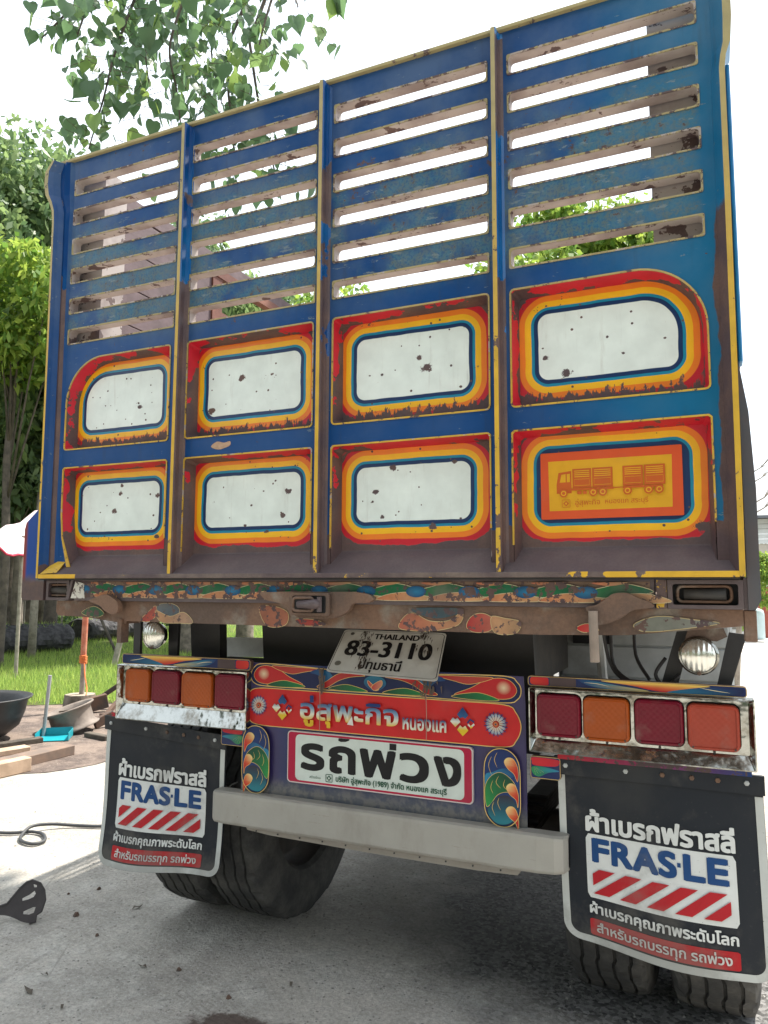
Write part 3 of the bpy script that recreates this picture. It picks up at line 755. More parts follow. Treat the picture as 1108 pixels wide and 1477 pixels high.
# rust beam
MB().prism(gz([(-.806, -.156), (.70, -.162), (.93, -.157), (1.215, -.126), (1.215, -.085), (-.806, -.085)]), .02, .10).out('cross_beam', MT['beam'], sill)
MB().prism(gz([(-1.155, -.128), (-1.145, -.142), (-1.00, -.146), (-.807, -.166), (-.807, -.085), (-1.155, -.086)]), .03, .10).out('cross_beam', MT['beam'], sill)
MB().box(1.216, 1.245, .02, .09, -.165 + GZ, -.086 + GZ, bev=.002).out('end_plate', MT['beam'], sill)
MB().box(-.842, -.822, .022, .06, -.235 + GZ, -.150 + GZ).out('bracket', MT['beam'], sill)
LK = [0]
def leafy(pts, c1, c2, line=True, ax=None):
    LK[0] += 1; off_ = LK[0] * .0004
    a = Art(lambda u, v, l: (u, .0195 - off_ - l, v + GZ))
    P_ = smooth_loop(pts, 5); xs = [p[0] for p in P_]
    a.poly(P_, c1, c2, ax or ((min(xs), 0), (max(xs), 0)))
    if line: a.line(P_ + [P_[0]], .0018, (.52, .40, .20))
    a.out('faded_scroll', MT['art_old'], sill)
FR, FO, FB, FG = (.30, .045, .035), (.42, .22, .11), (.10, .125, .14), (.035, .11, .05)
leafy([(-.66, -.10), (-.60, -.09), (-.56, -.11), (-.58, -.15), (-.64, -.15)], FB, (.08, .10, .12))
leafy([(-.73, -.150), (-.69, -.115), (-.665, -.10), (-.66, -.13), (-.69, -.155)], FR, (.40, .09, .06))
leafy([(-.665, -.115), (-.60, -.135), (-.54, -.120), (-.50, -.155), (-.56, -.158), (-.64, -.155)], FO, (.30, .20, .14))
leafy([(-.23, -.098), (-.17, -.095), (-.12, -.115), (-.13, -.155), (-.20, -.158)], (.27, .10, .06), (.33, .12, .07))
leafy([(.02, -.150), (-.02, -.135), (-.09, -.135), (-.06, -.155)], FR, (.36, .06, .05))
leafy([(.27, -.15), (.29, -.118), (.32, -.108), (.37, -.130), (.43, -.128), (.475, -.100), (.46, -.140), (.38, -.160), (.30, -.160)], (.38, .10, .06), FO)
leafy([(.31, -.095), (.38, -.122), (.45, -.112), (.47, -.092)], (.05, .08, .10), (.04, .07, .08), False)
leafy([(.485, -.145), (.50, -.115), (.535, -.105), (.57, -.125), (.555, -.155), (.51, -.16)], (.36, .03, .03), (.42, .12, .08))
leafy([(.56, -.115), (.60, -.118), (.645, -.128), (.63, -.160), (.57, -.160)], FO, (.36, .22, .12))
leafy([(.80, -.140), (.83, -.128), (.86, -.145), (.82, -.152)], (.5, .02, .02), (.5, .1, .08))
leafy([(.95, -.128), (1.01, -.105), (1.10, -.112), (1.16, -.120), (1.08, -.135), (.98, -.146)], (.16, .17, .14), (.2, .2, .17))
leafy([(-1.01, -.130), (-.95, -.105), (-.90, -.130), (-.94, -.145)], FG, FG)
# corner pockets with hook links
def pocket(x0, x1, s):
    MB().holed(gz(rectp(x0 - .012, x1 + .012, -.084, -.010)), [gz(list(reversed(rrect(x0, x1, -.074, -.020, .006, 3))))], .000, .03).out('pocket_frame', MT['primer'], sill)
    MB().box(x0, x1, .045, .05, -.076 + GZ, -.016 + GZ).out('pocket_back', MT['black'], sill)
    cx = (x0 + x1) / 2
    MB().tube([(cx - .05, .02, -.046 + GZ), (cx + .05, .014, -.046 + GZ)], [.013, .016], 10).out('hook_pin', MT['blackgrease'], sill, smooth=True)
    loop = [(cx + dx, .018, dz - .046 + GZ) for dx, dz in rrect(-.066, .062, -.020, .020, .012, 3)]
    MB().tube(loop + [loop[0]], .0045, 6).out('hook_link', MT['beam'], sill, smooth=True)
pocket(1.050, 1.205, 1); pocket(-1.168, -1.075, -1)
MB().box(1.2175, 1.2262, .005, .06, -.085 + GZ, -.004 + GZ).out('end_filler', MT['primer'], sill)
MB().prism(gz([(1.010, -.084), (1.036, -.084), (1.036, -.010), (1.012, -.010)]), -.001, .03).out('yellow_stop', MT['edge'], sill)
MB().prism(gz([(-1.060, -.078), (-1.040, -.006), (-1.050, -.004), (-1.075, -.078)]), -.003, .02).out('brace', MT['primer'], sill)
wpm = M('flaking_white_paint', .6); wpm.color(wpm.mix(wpm.noise(40, 5, .7).step(.54, .57), wpm.mul((.62, .60, .54), wpm.noise(12, 3) * .3 + .8), primer(wpm))); wpm.bump(wpm.noise(40, 4), .3, .003)
MB().prism(gz([(-1.052, -.076), (-.985, -.076), (-.990, -.022), (-1.030, -.012)]), -.001, .010).out('white_gusset', wpm.done(), sill)
# latches
def latch(pts, name='latch_plate'):
    return MB().prism(gz(smooth_loop(pts, 3)), -.026, -.004).out(name, MT['beam'], sill)
latch([(-.200, -.050), (-.15, -.048), (-.10, -.046), (.05, -.046), (.13, -.046), (.185, -.052), (.205, -.066), (.185, -.078), (.135, -.082), (.120, -.104), (.07, -.126), (-.03, -.130), (-.075, -.118), (-.100, -.092), (-.140, -.080), (-.180, -.072)])
MB().holed(gz(rrect(-.082, .062, -.120, -.050, .006, 2)), [gz(list(reversed(rrect(-.070, .050, -.112, -.058, .006, 2))))], -.040, -.031).out('latch_frame', MT['beam'], sill)
MB().box(-.070, .050, -.0315, -.0305, -.111 + GZ, -.059 + GZ).out('latch_recess', MT['black'], sill)
MB().tube([(-.045, -.045, -.086 + GZ), (.020, -.052, -.084 + GZ), (.034, -.048, -.084 + GZ)], [.012, .016, .010], 10).out('latch_tongue', MT['primer'], sill, smooth=True)
lp = [(dx, -.048, dz - .085 + GZ) for dx, dz in rrect(-.062, .010, -.020, .020, .010, 3)]
MB().tube(lp + [lp[0]], .005, 6).out('latch_link', MT['beam'], sill, smooth=True)
MB().tube([(.030, -.045, -.062 + GZ), (.030, -.045, -.108 + GZ)], .008, 8).out('latch_pin', MT['primer'], sill)
latch([(.835, -.082), (.860, -.076), (.885, -.060), (.905, -.046), (.940, -.044), (.965, -.056), (1.00, -.070), (1.00, -.082), (.955, -.088), (.925, -.108), (.885, -.126), (.845, -.128), (.838, -.116), (.855, -.108), (.858, -.096), (.836, -.094)])
MB().tube([(.853, -.036, -.092 + GZ), (.853, -.036, -.122 + GZ), (.8535, -.028, -.226 + GZ)], [.0125, .0120, .0125], 12).out('hanging_pin', simple('pale_rusty_pin', (.24, .19, .155), .7, .4, 20), sill, smooth=False)
latch([(-.935, -.084), (-.90, -.070), (-.86, -.060), (-.825, -.072), (-.800, -.090), (-.798, -.122), (-.825, -.130), (-.86, -.118), (-.885, -.100)])
for k in range(5): MB().lathe([(0, .0), (.008, .0), (.009, .006), (.0, .010)], (-1.045 + k * .032, .02, -.082 + GZ), 'Y', 8).out('weld_bead', MT['beam'], sill)
# drip of solder under the beam
# ------------------------------------------------------------------ lower assembly: number boards, lamps, bumper, flaps
lower = empty('rear_light_board', (0, 0, 0)); lower.parent = truck
PY = .410
PURP = (.050, .035, .16)
def _pback():
    m = M('board_purple_paint', .42); x, y, z = m.xyz(); g = z - GZ
    c = m.mix((x.abs()).step(.42, .33), (.030, .022, .10), (.006, .022, .11)); c = m.mul(c, m.noise(6, 4) * .6 + .7)
    c = m.mix(((g + (m.noise(13, 5, .65) - .5) * .06).step(-.725, -.80)), c, m.mix(m.noise(40, 4).step(.4, .6), (.12, .12, .12), (.06, .07, .09)))
    m.color(c); m.bump(m.noise(40, 4), .15, .003); return m.done()
MB().prism(gz([(-.556, -.83), (.562, -.83), (.562, -.420), (.556, -.325), (-.520, -.325), (-.548, -.42)]), PY, PY + .006).out('board', _pback(), lower)
a = Art(lambda u, v, l: (u, PY - l, v + GZ))
# top capsule
cap = smooth_loop([(-.520, -.376), (-.505, -.342), (-.455, -.327), (-.25, -.333), (0, -.345), (.25, -.333), (.49, -.327), (.535, -.345), (.548, -.372), (.535, -.402), (.48, -.416), (.2, -.414), (0, -.412), (-.25, -.412), (-.45, -.412), (-.505, -.402)], 4)
a.poly(cap, (.006, .014, .07)); a.line(cap + [cap[0]], .0032, GOLD)
def shp(pts, c1, c2, ax=None, lw=.0016, n=5):
    P_ = smooth_loop(pts, n); xs = [p[0] for p in P_]
    a.poly(P_, c1, c2, ax or ((min(xs), 0), (max(xs), 0))); 
    if lw: a.line(P_ + [P_[0]], lw, GOLD)
for s in (-1, 1):
    f = lambda pts: [(s * u + .014, v) for u, v in pts]
    shp(f([(.52, -.372), (.50, -.343), (.46, -.334), (.41, -.345), (.36, -.372), (.30, -.398), (.38, -.396), (.45, -.404), (.50, -.398)]), [(.45, .012, .02), (.50, .02, .02)], None, ((0, -.33), (0, -.41)))
    a.ball((s * .475 + .014, -.366), .024, (.75, .62, .40), (.48, .02, .02), 1.1)
    shp(f([(.44, -.335), (.36, -.334), (.24, -.337), (.30, -.352), (.36, -.360)]), (.40, .03, .03), (.42, .06, .04))
    shp(f([(.24, -.338), (.19, -.345), (.17, -.375), (.20, -.400), (.23, -.404), (.215, -.380), (.235, -.360), (.27, -.352)]), [(.02, .16, .33), (.01, .04, .15)], None, (f([(.17, 0)])[0], f([(.26, 0)])[0]), 0)
    shp(f([(.04, -.352), (.10, -.360), (.15, -.376), (.20, -.404), (.24, -.402), (.20, -.380), (.15, -.350), (.10, -.345)]), (.48, .02, .02), (.42, .02, .02))
    shp(f([(.29, -.405), (.35, -.390), (.40, -.388), (.46, -.408), (.38, -.412)]), DGRN, (.01, .20, .05))
    shp(f([(.03, -.408), (.08, -.392), (.13, -.388), (.19, -.406), (.10, -.411)]), DGRN, (.01, .20, .05))
shp([(-.03, -.378), (-.02, -.358), (.014, -.350), (.048, -.358), (.058, -.378), (.038, -.398), (.014, -.404), (-.010, -.398)], [(.02, .18, .30), (.01, .03, .12)], None, ((0, -.35), (0, -.41)), 0)
shp([(-.014, -.368), (-.010, -.385), (.014, -.402), (.030, -.396), (.010, -.385)], (.5, .03, .03), (.55, .25, .16)); shp([(.042, -.366), (.040, -.385), (.014, -.402), (.0, -.390), (.022, -.372)], (.5, .03, .03), (.55, .25, .16))
# red capsule
cap = smooth_loop([(-.543, -.488), (-.525, -.444), (-.480, -.421), (-.3, -.4195), (0, -.4195), (.3, -.4195), (.49, -.421), (.530, -.444), (.547, -.490), (.530, -.536), (.49, -.559), (.3, -.5605), (0, -.5605), (-.3, -.5605), (-.48, -.559), (-.525, -.536)], 5)
a.poly(cap, (.56, .014, .016)); a.line(cap + [cap[0]], .0030, GOLD)
def flower(cx, cz, r):
    for k in range(16):
        t = 2 * math.pi * k / 16; t1 = t + math.pi / 16
        a.poly([(cx + .3 * r * math.cos(t - .12), cz + .3 * r * math.sin(t - .12)), (cx + .80 * r * math.cos(t - .17), cz + .80 * r * math.sin(t - .17)), (cx + 1.0 * r * math.cos(t), cz + r * math.sin(t)), (cx + .80 * r * math.cos(t + .17), cz + .8 * r * math.sin(t + .17)), (cx + .3 * r * math.cos(t + .12), cz + .3 * r * math.sin(t + .12))],
               [(.75, .66, .5), (.60, .62, .62), (.01, .05, .22)], None, ((cx + .3 * r * math.cos(t), cz + .3 * r * math.sin(t)), (cx + r * math.cos(t), cz + r * math.sin(t))))
        a.line([(cx + .62 * r * math.cos(t1), cz + .62 * r * math.sin(t1)), (cx + 1.08 * r * math.cos(t1), cz + 1.08 * r * math.sin(t1))], r * .09, (.01, .03, .15))
    a.ball((cx, cz), r * .24, (.7, .3, .08), (.5, .05, .02)); a.ball((cx, cz), r * .09, (.05, .05, .1), (.05, .05, .1))
flower(-.478, -.486, .036); flower(.463, -.486, .038)
def dia(cx, cz, r):
    DB, DW, DY = (.006, .03, .14), (.70, .72, .66), (.72, .50, .02)
    D = lambda ox, oz, q, st: a.poly([(cx + ox, cz + oz - q), (cx + ox + q, cz + oz), (cx + ox + q * .45, cz + oz + q * .75), (cx + ox, cz + oz + q * .4), (cx + ox - q * .45, cz + oz + q * .75), (cx + ox - q, cz + oz)], st, None, ((0, cz + oz + q), (0, cz + oz - q)))
    a.poly([(cx, cz + r * 1.05), (cx + r * .42, cz + r * .5), (cx + r * .2, cz + r * .25), (cx, cz + r * .35), (cx - r * .2, cz + r * .25), (cx - r * .42, cz + r * .5)], [DB, (.02, .12, .28)], None, ((0, cz + r), (0, cz)))
    D(0, -.55 * r, .42 * r, [DW, DY, DY]); D(-.55 * r, 0, .38 * r, [DB, DW, DY])
    a.line([(cx + .35 * r, cz - .05 * r), (cx + .55 * r, cz + .22 * r), (cx + .85 * r, cz + .05 * r)], r * .13, DB); a.line([(cx + .40 * r, cz - .12 * r), (cx + .60 * r, cz - .30 * r), (cx + .85 * r, cz - .08 * r)], r * .13, DW)
    a.poly([(cx + .55 * r, cz - .18 * r), (cx + .75 * r, cz - .3 * r), (cx + .58 * r, cz - .42 * r)], DY)
dia(-.368, -.487, .048); dia(.348, -.487, .048)
ST = [(.70, .45, .02), (.72, .46, .02), (.75, .74, .62), (.20, .34, .50), (.006, .03, .16), (.006, .03, .16)]
a.text('อู่สุพะกิจ', -.287, -.545, .108, -.436, None, .0026, ST)
a.text('หนองแค', .128, -.527, .288, -.488, None, .0014, [(.72, .68, .5), (.70, .72, .7), (.01, .03, .15)])
a.poly([(-.092, -.528), (-.066, -.530), (-.072, -.497)], (.75, .74, .70))
# side ovals
for s, x0 in ((-1, -.481), (1, .484)):
    f = lambda pts: [(x0 + s * u, v) for u, v in pts]
    ov = smooth_loop([(x0 - .061, -.690), (x0 - .058, -.61), (x0 - .035, -.573), (x0, -.562), (x0 + .035, -.573), (x0 + .058, -.61), (x0 + .061, -.690), (x0 + .058, -.765), (x0 + .032, -.802), (x0, -.812), (x0 - .032, -.802), (x0 - .058, -.765)], 4)
    a.poly(ov, [(.006, .022, .11), (.01, .04, .16), (.01, .02, .06)], None, ((0, -.56), (0, -.81)))
    a.poly(smooth_loop(f([(-.058, -.655), (-.03, -.640), (.01, -.625), (.05, -.640), (.02, -.660), (-.02, -.690), (-.05, -.72)]), 4), [(.02, .22, .38), (.008, .05, .16)], None, (f([(-.05, -.66)])[0], f([(.03, -.62)])[0]))
    g1 = smooth_loop(f([(-.055, -.75), (-.058, -.69), (-.035, -.652), (.0, -.640), (.040, -.668), (.054, -.715), (.020, -.700), (-.015, -.712), (-.040, -.745)]), 5)
    a.poly(g1, [(.02, .26, .06), (.006, .10, .04), (.004, .05, .03)], None, (f([(-.05, -.74)])[0], f([(.04, -.66)])[0])); a.line(g1 + [g1[0]], .0014, GOLD)
    a.poly(smooth_loop(f([(-.050, -.77), (-.035, -.738), (-.010, -.716), (.02, -.712), (.045, -.735), (.05, -.77), (.02, -.80), (-.02, -.803)]), 4), [(.02, .20, .25), (.01, .08, .12), (.03, .03, .05)], None, ((0, -.80), (0, -.715)))
    for (dx, dz, k_) in ((.0, 0, 1), (.006, -.082, .95), (.004, -.155, .85)):
        d_ = smooth_loop(f([(.020 + dx, -.590 + dz), (.008 + dx, -.604 + dz), (.020 + dx, -.625 + dz), (.040 + dx, -.640 + dz), (.052, -.664 + dz), (.054, -.625 + dz), (.040 + dx * .5, -.594 + dz)]), 4)
        a.poly(d_, [(.80, .66, .28), (.62, .12, .03), (.50, .015, .02)], None, (f([(.012 + dx, -.595 + dz)])[0], f([(.045 + dx, -.63 + dz)])[0])); a.line(d_ + [d_[0]], .0014, GOLD)
    for c_ in ([(-.015, -.575), (-.025, -.60), (-.015, -.625)], [(-.035, -.590), (-.045, -.62), (-.035, -.65)], [(-.010, -.650), (-.020, -.672), (-.005, -.69)], [(.010, -.66), (.005, -.68), (.015, -.692)], [(-.03, -.665), (-.038, -.690), (-.03, -.71)], [(-.01, -.720), (-.015, -.738), (-.005, -.76)], [(-.028, -.735), (-.034, -.755), (-.024, -.78)]):
        a.line(smooth_loop(f(c_), 5, False), .0016, GOLD, True)
    a.line(ov + [ov[0]], .0026, GOLD)
a.out('painted_scrollwork', MT['art'], lower)
# word board
MB().prism(gz(rrect(-.342, .383, -.756, -.568, .014, 4)), PY - .012, PY - .0006).out('word_board', simple('board_edge_white', (.55, .5, .48), .5), lower)
a = Art(lambda u, v, l: (u, PY - .0125 - l, v + GZ))
a.poly(rrect(-.341, .382, -.755, -.569, .013, 4), (.62, .55, .55)); a.poly(rrect(-.338, .379, -.752, -.572, .012, 4), (.42, .010, .05)); a.poly(rrect(-.307, .352, -.745, -.579, .018, 4), (.62, .69, .65))
K = (.010, .010, .012); W_ = .0245
def C(cx, cz, r, a0, a1, n=12, sx=1.): return [(cx + sx * r * math.cos(R(a0 + (a1 - a0) * i / n)), cz + r * math.sin(R(a0 + (a1 - a0) * i / n))) for i in range(n + 1)]
W_ = .026; Wn = .0235
class Let:
    def __init__(s, s0, s1, t0, t1): s.f = lambda p: (t0 + (p[0] - s0) * (t1 - t0) / (s1 - s0), -.607 + (p[1] + .609) * 1.03)
    def st(s, pts, w_): a.stroke([s.f(p) for p in pts], w_, K)
    def ring(s, c, r=.0135, w_=.0125): q_ = s.f(c); a.ring(q_, r, w_, K, 20, 1.12)
for ch_, u0, u1, v0 in (('ร', -.278, -.190, -.700), ('ถ', -.160, -.062, -.700), ('พ', -.034, .095, -.700), ('ว', .121, .219, -.702), ('ง', .249, .336, -.700)):
    a.text(ch_, u0, v0, u1, -.613, K, .0062)
a.poly(rectp(.077, .103, -.603, -.581), K)
a.poly([(-.127, -.588), (-.116, -.592), (-.096, -.590), (-.082, -.584), (-.081, -.5795), (-.125, -.5795)], K)
DG = (.02, .09, .05)
a.text('สร้างโดย', -.245, -.732, -.198, -.722, DG); a.line(rrect(-.176, -.150, -.738, -.712, .001, 1), .0022, DG, closed=True); a.poly([(-.163, -.735), (-.153, -.725), (-.163, -.715), (-.173, -.725)], DG); a.ball((-.163, -.725), .004, (.6, .66, .62), (.6, .66, .62))
a.text('บริษัท อู่สุพะกิจ (1989) จำกัด หนองแค สระบุรี', -.135, -.740, .290, -.711, DG, .0006)
a.out('word_print', MT['print'], lower)

# painted strips over and under the lamps
def strip(x0, x1, z0, z1, y, s, under=False):
    MB().prism(gz(rrect(x0, x1, z0, z1, min(.010, (z1 - z0) / 3), 3)), y, y + .02).out('strip_board', simple('strip_edge_paint', (.10, .06, .05), .5), lower)
    q = Art(lambda u, v, l: (u, y - .0004 - l, v + GZ)); H = z1 - z0; L = x1 - x0
    q.poly(rrect(x0 + .001, x1 - .001, z0 + .001, z1 - .001, min(.009, H / 3), 3), GOLD); q.poly(rrect(x0 + .0025, x1 - .0025, z0 + .0025, z1 - .0025, min(.007, H / 4), 3), (.006, .02, .10))
    f = lambda pts: [((x0 + u * L) if s > 0 else (x1 - u * L), z0 + v * H) for u, v in pts]
    def sh(pts, st, u0, u1, lw=True):
        P_ = smooth_loop(f(pts), 6); q.poly(P_, st, None, (f([(u0, 0)])[0], f([(u1, 0)])[0]))
    if not under:
        sh([(.012, .5), (.02, .85), (.06, .88), (.10, .85), (.105, .5), (.10, .15), (.05, .12), (.02, .2)], [(.6, .04, .02), (.5, .012, .02)], 0, .1)
        q.poly(rectp(*[f([(t, 0)])[0][0] for t in ((.11, .24) if s > 0 else (.24, .11))], z0 + .002, z1 - .002), RUST)
        sh([(.25, .85), (.32, .80), (.45, .45), (.58, .12), (.40, .10), (.30, .35)], [(.008, .03, .14), (.01, .20, .34), (.6, .5, .2)], .25, .55)
        sh([(.36, .86), (.50, .55), (.60, .20), (.68, .15), (.78, .60), (.84, .86), (.6, .90)], [(.80, .52, .10), (.60, .03, .02), (.56, .02, .02), (.80, .55, .12)], .38, .84)
        sh([(.66, .10), (.76, .55), (.86, .80), (.97, .75), (.985, .5), (.95, .14), (.8, .08)], [(.01, .20, .36), (.008, .04, .14), (.006, .014, .07)], .66, .95)
        q.line(smooth_loop(f([(.28, .6), (.34, .55), (.40, .35)]), 5, False), H * .05, CREAM, True); q.line(smooth_loop(f([(.80, .7), (.86, .5), (.93, .35)]), 5, False), H * .05, CREAM, True)
    else:
        sh([(.06, .75), (.12, .93), (.9, .90), (.95, .72), (.8, .60), (.15, .58)], [(.6, .02, .03), (.5, .012, .03)], 0, 1)
        sh([(.05, .48), (.3, .55), (.7, .50), (.95, .40), (.6, .30), (.3, .10), (.1, .2)], [(.02, .28, .08), (.02, .16, .12), (.02, .2, .4)], 0, 1)
        for k in range(4): q.line(f([(.12 + .03 * k, .48), (.18 + .09 * k, .15 + .05 * k)]), .002, GOLD, True)
    q.out('painted_strip', MT['art'], lower)
strip(.574, 1.226, -.352, -.319, .396, 1); strip(-1.155, -.510, -.355, -.313, .390, -1)
strip(.573, .672, -.652, -.580, .418, 1, True); strip(-.660, -.553, -.652, -.572, .418, -1, True)
# strip edge seen under each lamp box
for x0, x1 in ((.665, 1.23), (-1.22, -.66)):
    a = Art(lambda u, v, l: (u, .409 - l, v + GZ))
    a.poly([(x0, -.5805), (x1, -.5805), (x1, -.565), (x0, -.565)], [(.45, .02, .03), (.5, .3, .03), (.02, .2, .3), (.02, .2, .08), (.5, .05, .03), (.01, .05, .2)], None, ((x0, 0), (x1, 0)))
    a.out('painted_strip', MT['art_old'], lower)

# lamp boxes
def lampbox(x0, x1, lamps, ZZ):
    lb = empty('lamp_box', (0, 0, 0)); lb.parent = truck; y = .400; zt_, zb_ = ZZ
    xs = (x0, x1)
    # face plate with openings
    holes = [gz(list(reversed(rrect(a0 - .003, a1 + .003, -.511, -.370, .022, 4)))) for a0, a1, _ in lamps]
    q = MB().holed(gz(rectp(x0 + .012, x1 - .012, -.519, -.364)), holes, y, y + .003)
    q.out('face_plate', MT['chrome'], lb)
    # flared rim: outer frame raised towards the viewer
    q = MB(); fr = [rrect(x0 - .004, x1 + .004, zb_, zt_, .004, 2), rrect(x0, x1, zb_ + .004, zt_ - .003, .004, 2), rrect(x0 + .013, x1 - .013, -.520, -.363, .006, 2)]
    q.loft([[(u, .43, v + GZ) for u, v in fr[0]], [(u, y - .022, v + GZ) for u, v in fr[0]], [(u, y - .024, v + GZ) for u, v in fr[1]], [(u, y, v + GZ) for u, v in fr[2]]])
    q.out('chrome_rim', MT['chrome'], lb)
    MB().box(x0 + .005, x1 - .005, .415, .47, zb_ + .01 + GZ, zt_ - .01 + GZ).out('housing', MT['blackgrease'], lb)
    for a0, a1, c in lamps:
        w2 = (a1 - a0); cx = (a0 + a1) / 2
        tl = rnd.uniform(-.003, .003)
        L0 = rrect(a0, a1, -.508 + tl, -.373 + tl, .020, 4)
        def ins(d, rr_): return rrect(a0 + d, a1 - d, -.508 + d + tl, -.373 - d + tl, max(.020 - d, .004), 4)
        q = MB(); q.loft([[(u, y + .014, v + GZ) for u, v in L0], [(u, y - .012, v + GZ) for u, v in L0], [(u, y - .018, v + GZ) for u, v in ins(.003, 0)], [(u, y - .019, v + GZ) for u, v in ins(.008, 0)], [(u, y - .016, v + GZ) for u, v in ins(.011, 0)]])
        l5 = ins(.011, 0); q.prism(gz(l5), y - .016, y + .0)
        o = q.out('tail_lamp', MT[c], lb)
        for sx in (-1, 1): MB().lathe([(0, -.003), (.003, -.003), (.0035, 0)], (cx + sx * (w2 / 2 - .014), y - .0165, -.500 + tl + GZ), 'Y', 8).out('screw', MT['blackgrease'], lb)
        MB().lathe([(0, -.004), (.004, -.004), (.0045, 0)], (cx, y - .0005, -.5155 + GZ), 'Y', 8).out('screw', MT['blackgrease'], lb)
    return lb
lampbox(.584, 1.240, [(.604, .744, 'lens_red'), (.752, .893, 'lens_amber'), (.908, 1.049, 'lens_red'), (1.060, 1.203, 'lens_pale')], (-.354, -.560))
lampbox(-1.166, -.522, [(-1.128, -1.000, 'lens_amber'), (-.988, -.848, 'lens_red'), (-.836, -.684, 'lens_amber'), (-.672, -.536, 'lens_red')], (-.358, -.582))

# number plate: hangs askew, swung towards the viewer at its foot
pl_tl = Vector((-.128, .445, -.190)); pl_tr = Vector((.275, .445, -.192)); pl_br = Vector((.280, .330, -.347)); pl_bl = Vector((-.146, .330, -.334))
def platemap(u, v, l):
    p = (pl_bl.lerp(pl_br, u)).lerp(pl_tl.lerp(pl_tr, u), v); n = (pl_br - pl_bl).cross(pl_tl - pl_bl).normalized()
    if n.y > 0: n = -n
    p = p + n * l; return (p.x, p.y, p.z + GZ)
plate = empty('number_plate', (0, 0, 0)); plate.parent = truck
q = MB(); c1 = rrect(0, 1, 0, 1, .04, 3); q.loft([[platemap(u, v, -.002) for u, v in c1], [platemap(u, v, .001) for u, v in c1]]); b0 = len(q.v)
q.add([platemap(u, v, .001) for u, v in c1], [tuple(range(len(c1)))]); q.add([platemap(u, v, -.002) for u, v in c1], [tuple(range(len(c1)))]); q.out('plate_sheet', m_steel('dirty_plate_enamel', (.55, .56, .53), .45, (.20, .17, .14), .35), plate)
a = Art(lambda u, v, l: platemap(u, v, l + .0016))
a.line(rrect(.012, .988, .03, .97, .05, 3), .006, K, closed=True)
a.text('THAILAND',   .33, .80, .76, .915, K, .0035); a.text('83-3110', .10, .40, .90, .74, K, .008); a.text('ปทุมธานี', .28, .05, .66, .34, K, .0035)
a.ball((.08, .20), .055, (.12, .12, .10), (.16, .16, .14), .55); a.ball((.10, .90), .035, (.08, .07, .05), (.1, .1, .1), .55); 
for (bx, bz, br) in ((.27, .66, .15), (.24, .90, .10), (.83, .62, .16), (.80, .88, .10), (.33, .30, .09), (.32, .12, .06)):
    for k in range(26):
        px_, pz_ = bx + rnd.gauss(0, br * .30), bz + rnd.gauss(0, br * .7); ln = rnd.uniform(.03, .10)
        if .02 < px_ < .97 and .02 < pz_ < .97 and pz_ - ln > .0: a.poly([(px_ - .004, pz_), (px_ + .006, pz_ + .01), (px_ + .002 + rnd.uniform(-.01, .01), max(.01, pz_ - ln))], (.07, .055, .045))
a.out('plate_print', MT['plateprint'], plate)
# dried mud drips below it
q = Art(lambda u, v, l: (u, PY - .0008 - .0015 - l, v + GZ))
for cx, z0, z1, ww in ((.215, -.335, -.40, .045), (-.20, -.33, -.41, .012)):
    for k in range(60):
        u = cx + rnd.gauss(0, ww * .45); v = rnd.uniform(z1, z0); q.poly([(u - .003, v), (u + .004, v + .003), (u + rnd.uniform(-.003, .003), v - rnd.uniform(.01, .03))], (.11, .085, .07))
for cx in (.216, -.205): q.line([(cx, -.40), (cx + .002, -.47), (cx + .001, -.56)], .0025, (.38, .22, .18))
tag(q.out('mud_drips', MT['print'], lower), kind='stuff')

# bumper
bmp = empty('bumper', (0, 0, 0)); bmp.parent = truck
zc = -.878
sec = [(.0, .058), (-.004, .062), (.0, -.0)]
def bsec(y0, k=1.0):   # closed cross-section of the channel (Y, Z)
    return [(y0 + .06, .066 * k), (y0 + .012, .066 * k), (y0 + .002, .060 * k), (y0, .050 * k), (y0, -.044 * k), (y0 + .003, -.052 * k), (y0 + .012, -.056 * k), (y0 + .06, -.056 * k), (y0 + .06, -.050 * k), (y0 + .014, -.050 * k), (y0 + .007, -.042 * k), (y0 + .007, .050 * k), (y0 + .016, .060 * k), (y0 + .06, .060 * k)]
path = [(-.668, .13, .80), (-.668, .05, .86), (-.662, .018, .92), (-.645, .003, .97), (-.61, .0, 1.), (-.3, 0, 1.), (0, -.002, 1.), (.3, 0, 1.), (.60, .0, 1.), (.655, .006, .97), (.682, .020, .93), (.692, .05, .88), (.692, .13, .82)]
q = MB(); q.loft([[(x, .360 + y + yy - 0.0, zc + zz + GZ) for yy, zz in bsec(0, k)] for x, y, k in path]); q.out('bumper_bar', MT['bumper'], bmp, smooth=False)
q = MB().prism(gz([(-.508, -.9345), (.55, -.9345), (.535, -.952), (.40, -.957), (0, -.957), (-.4, -.952), (-.50, -.945)]), .3785, .382); q.out('lower_lip', MT['bumper'], bmp)
for k in range(11): MB().lathe([(0, -.003), (.0028, -.003), (.003, 0)], (-.46 + k * .094, .3785, -.944 + GZ), 'Y', 8).out('rivet', MT['black'], bmp)
for x in (-.42, .42): MB().box(x - .03, x + .03, .42, .9, -.90 + GZ, -.84 + GZ).out('bumper_arm', MT['blackgrease'], bmp)

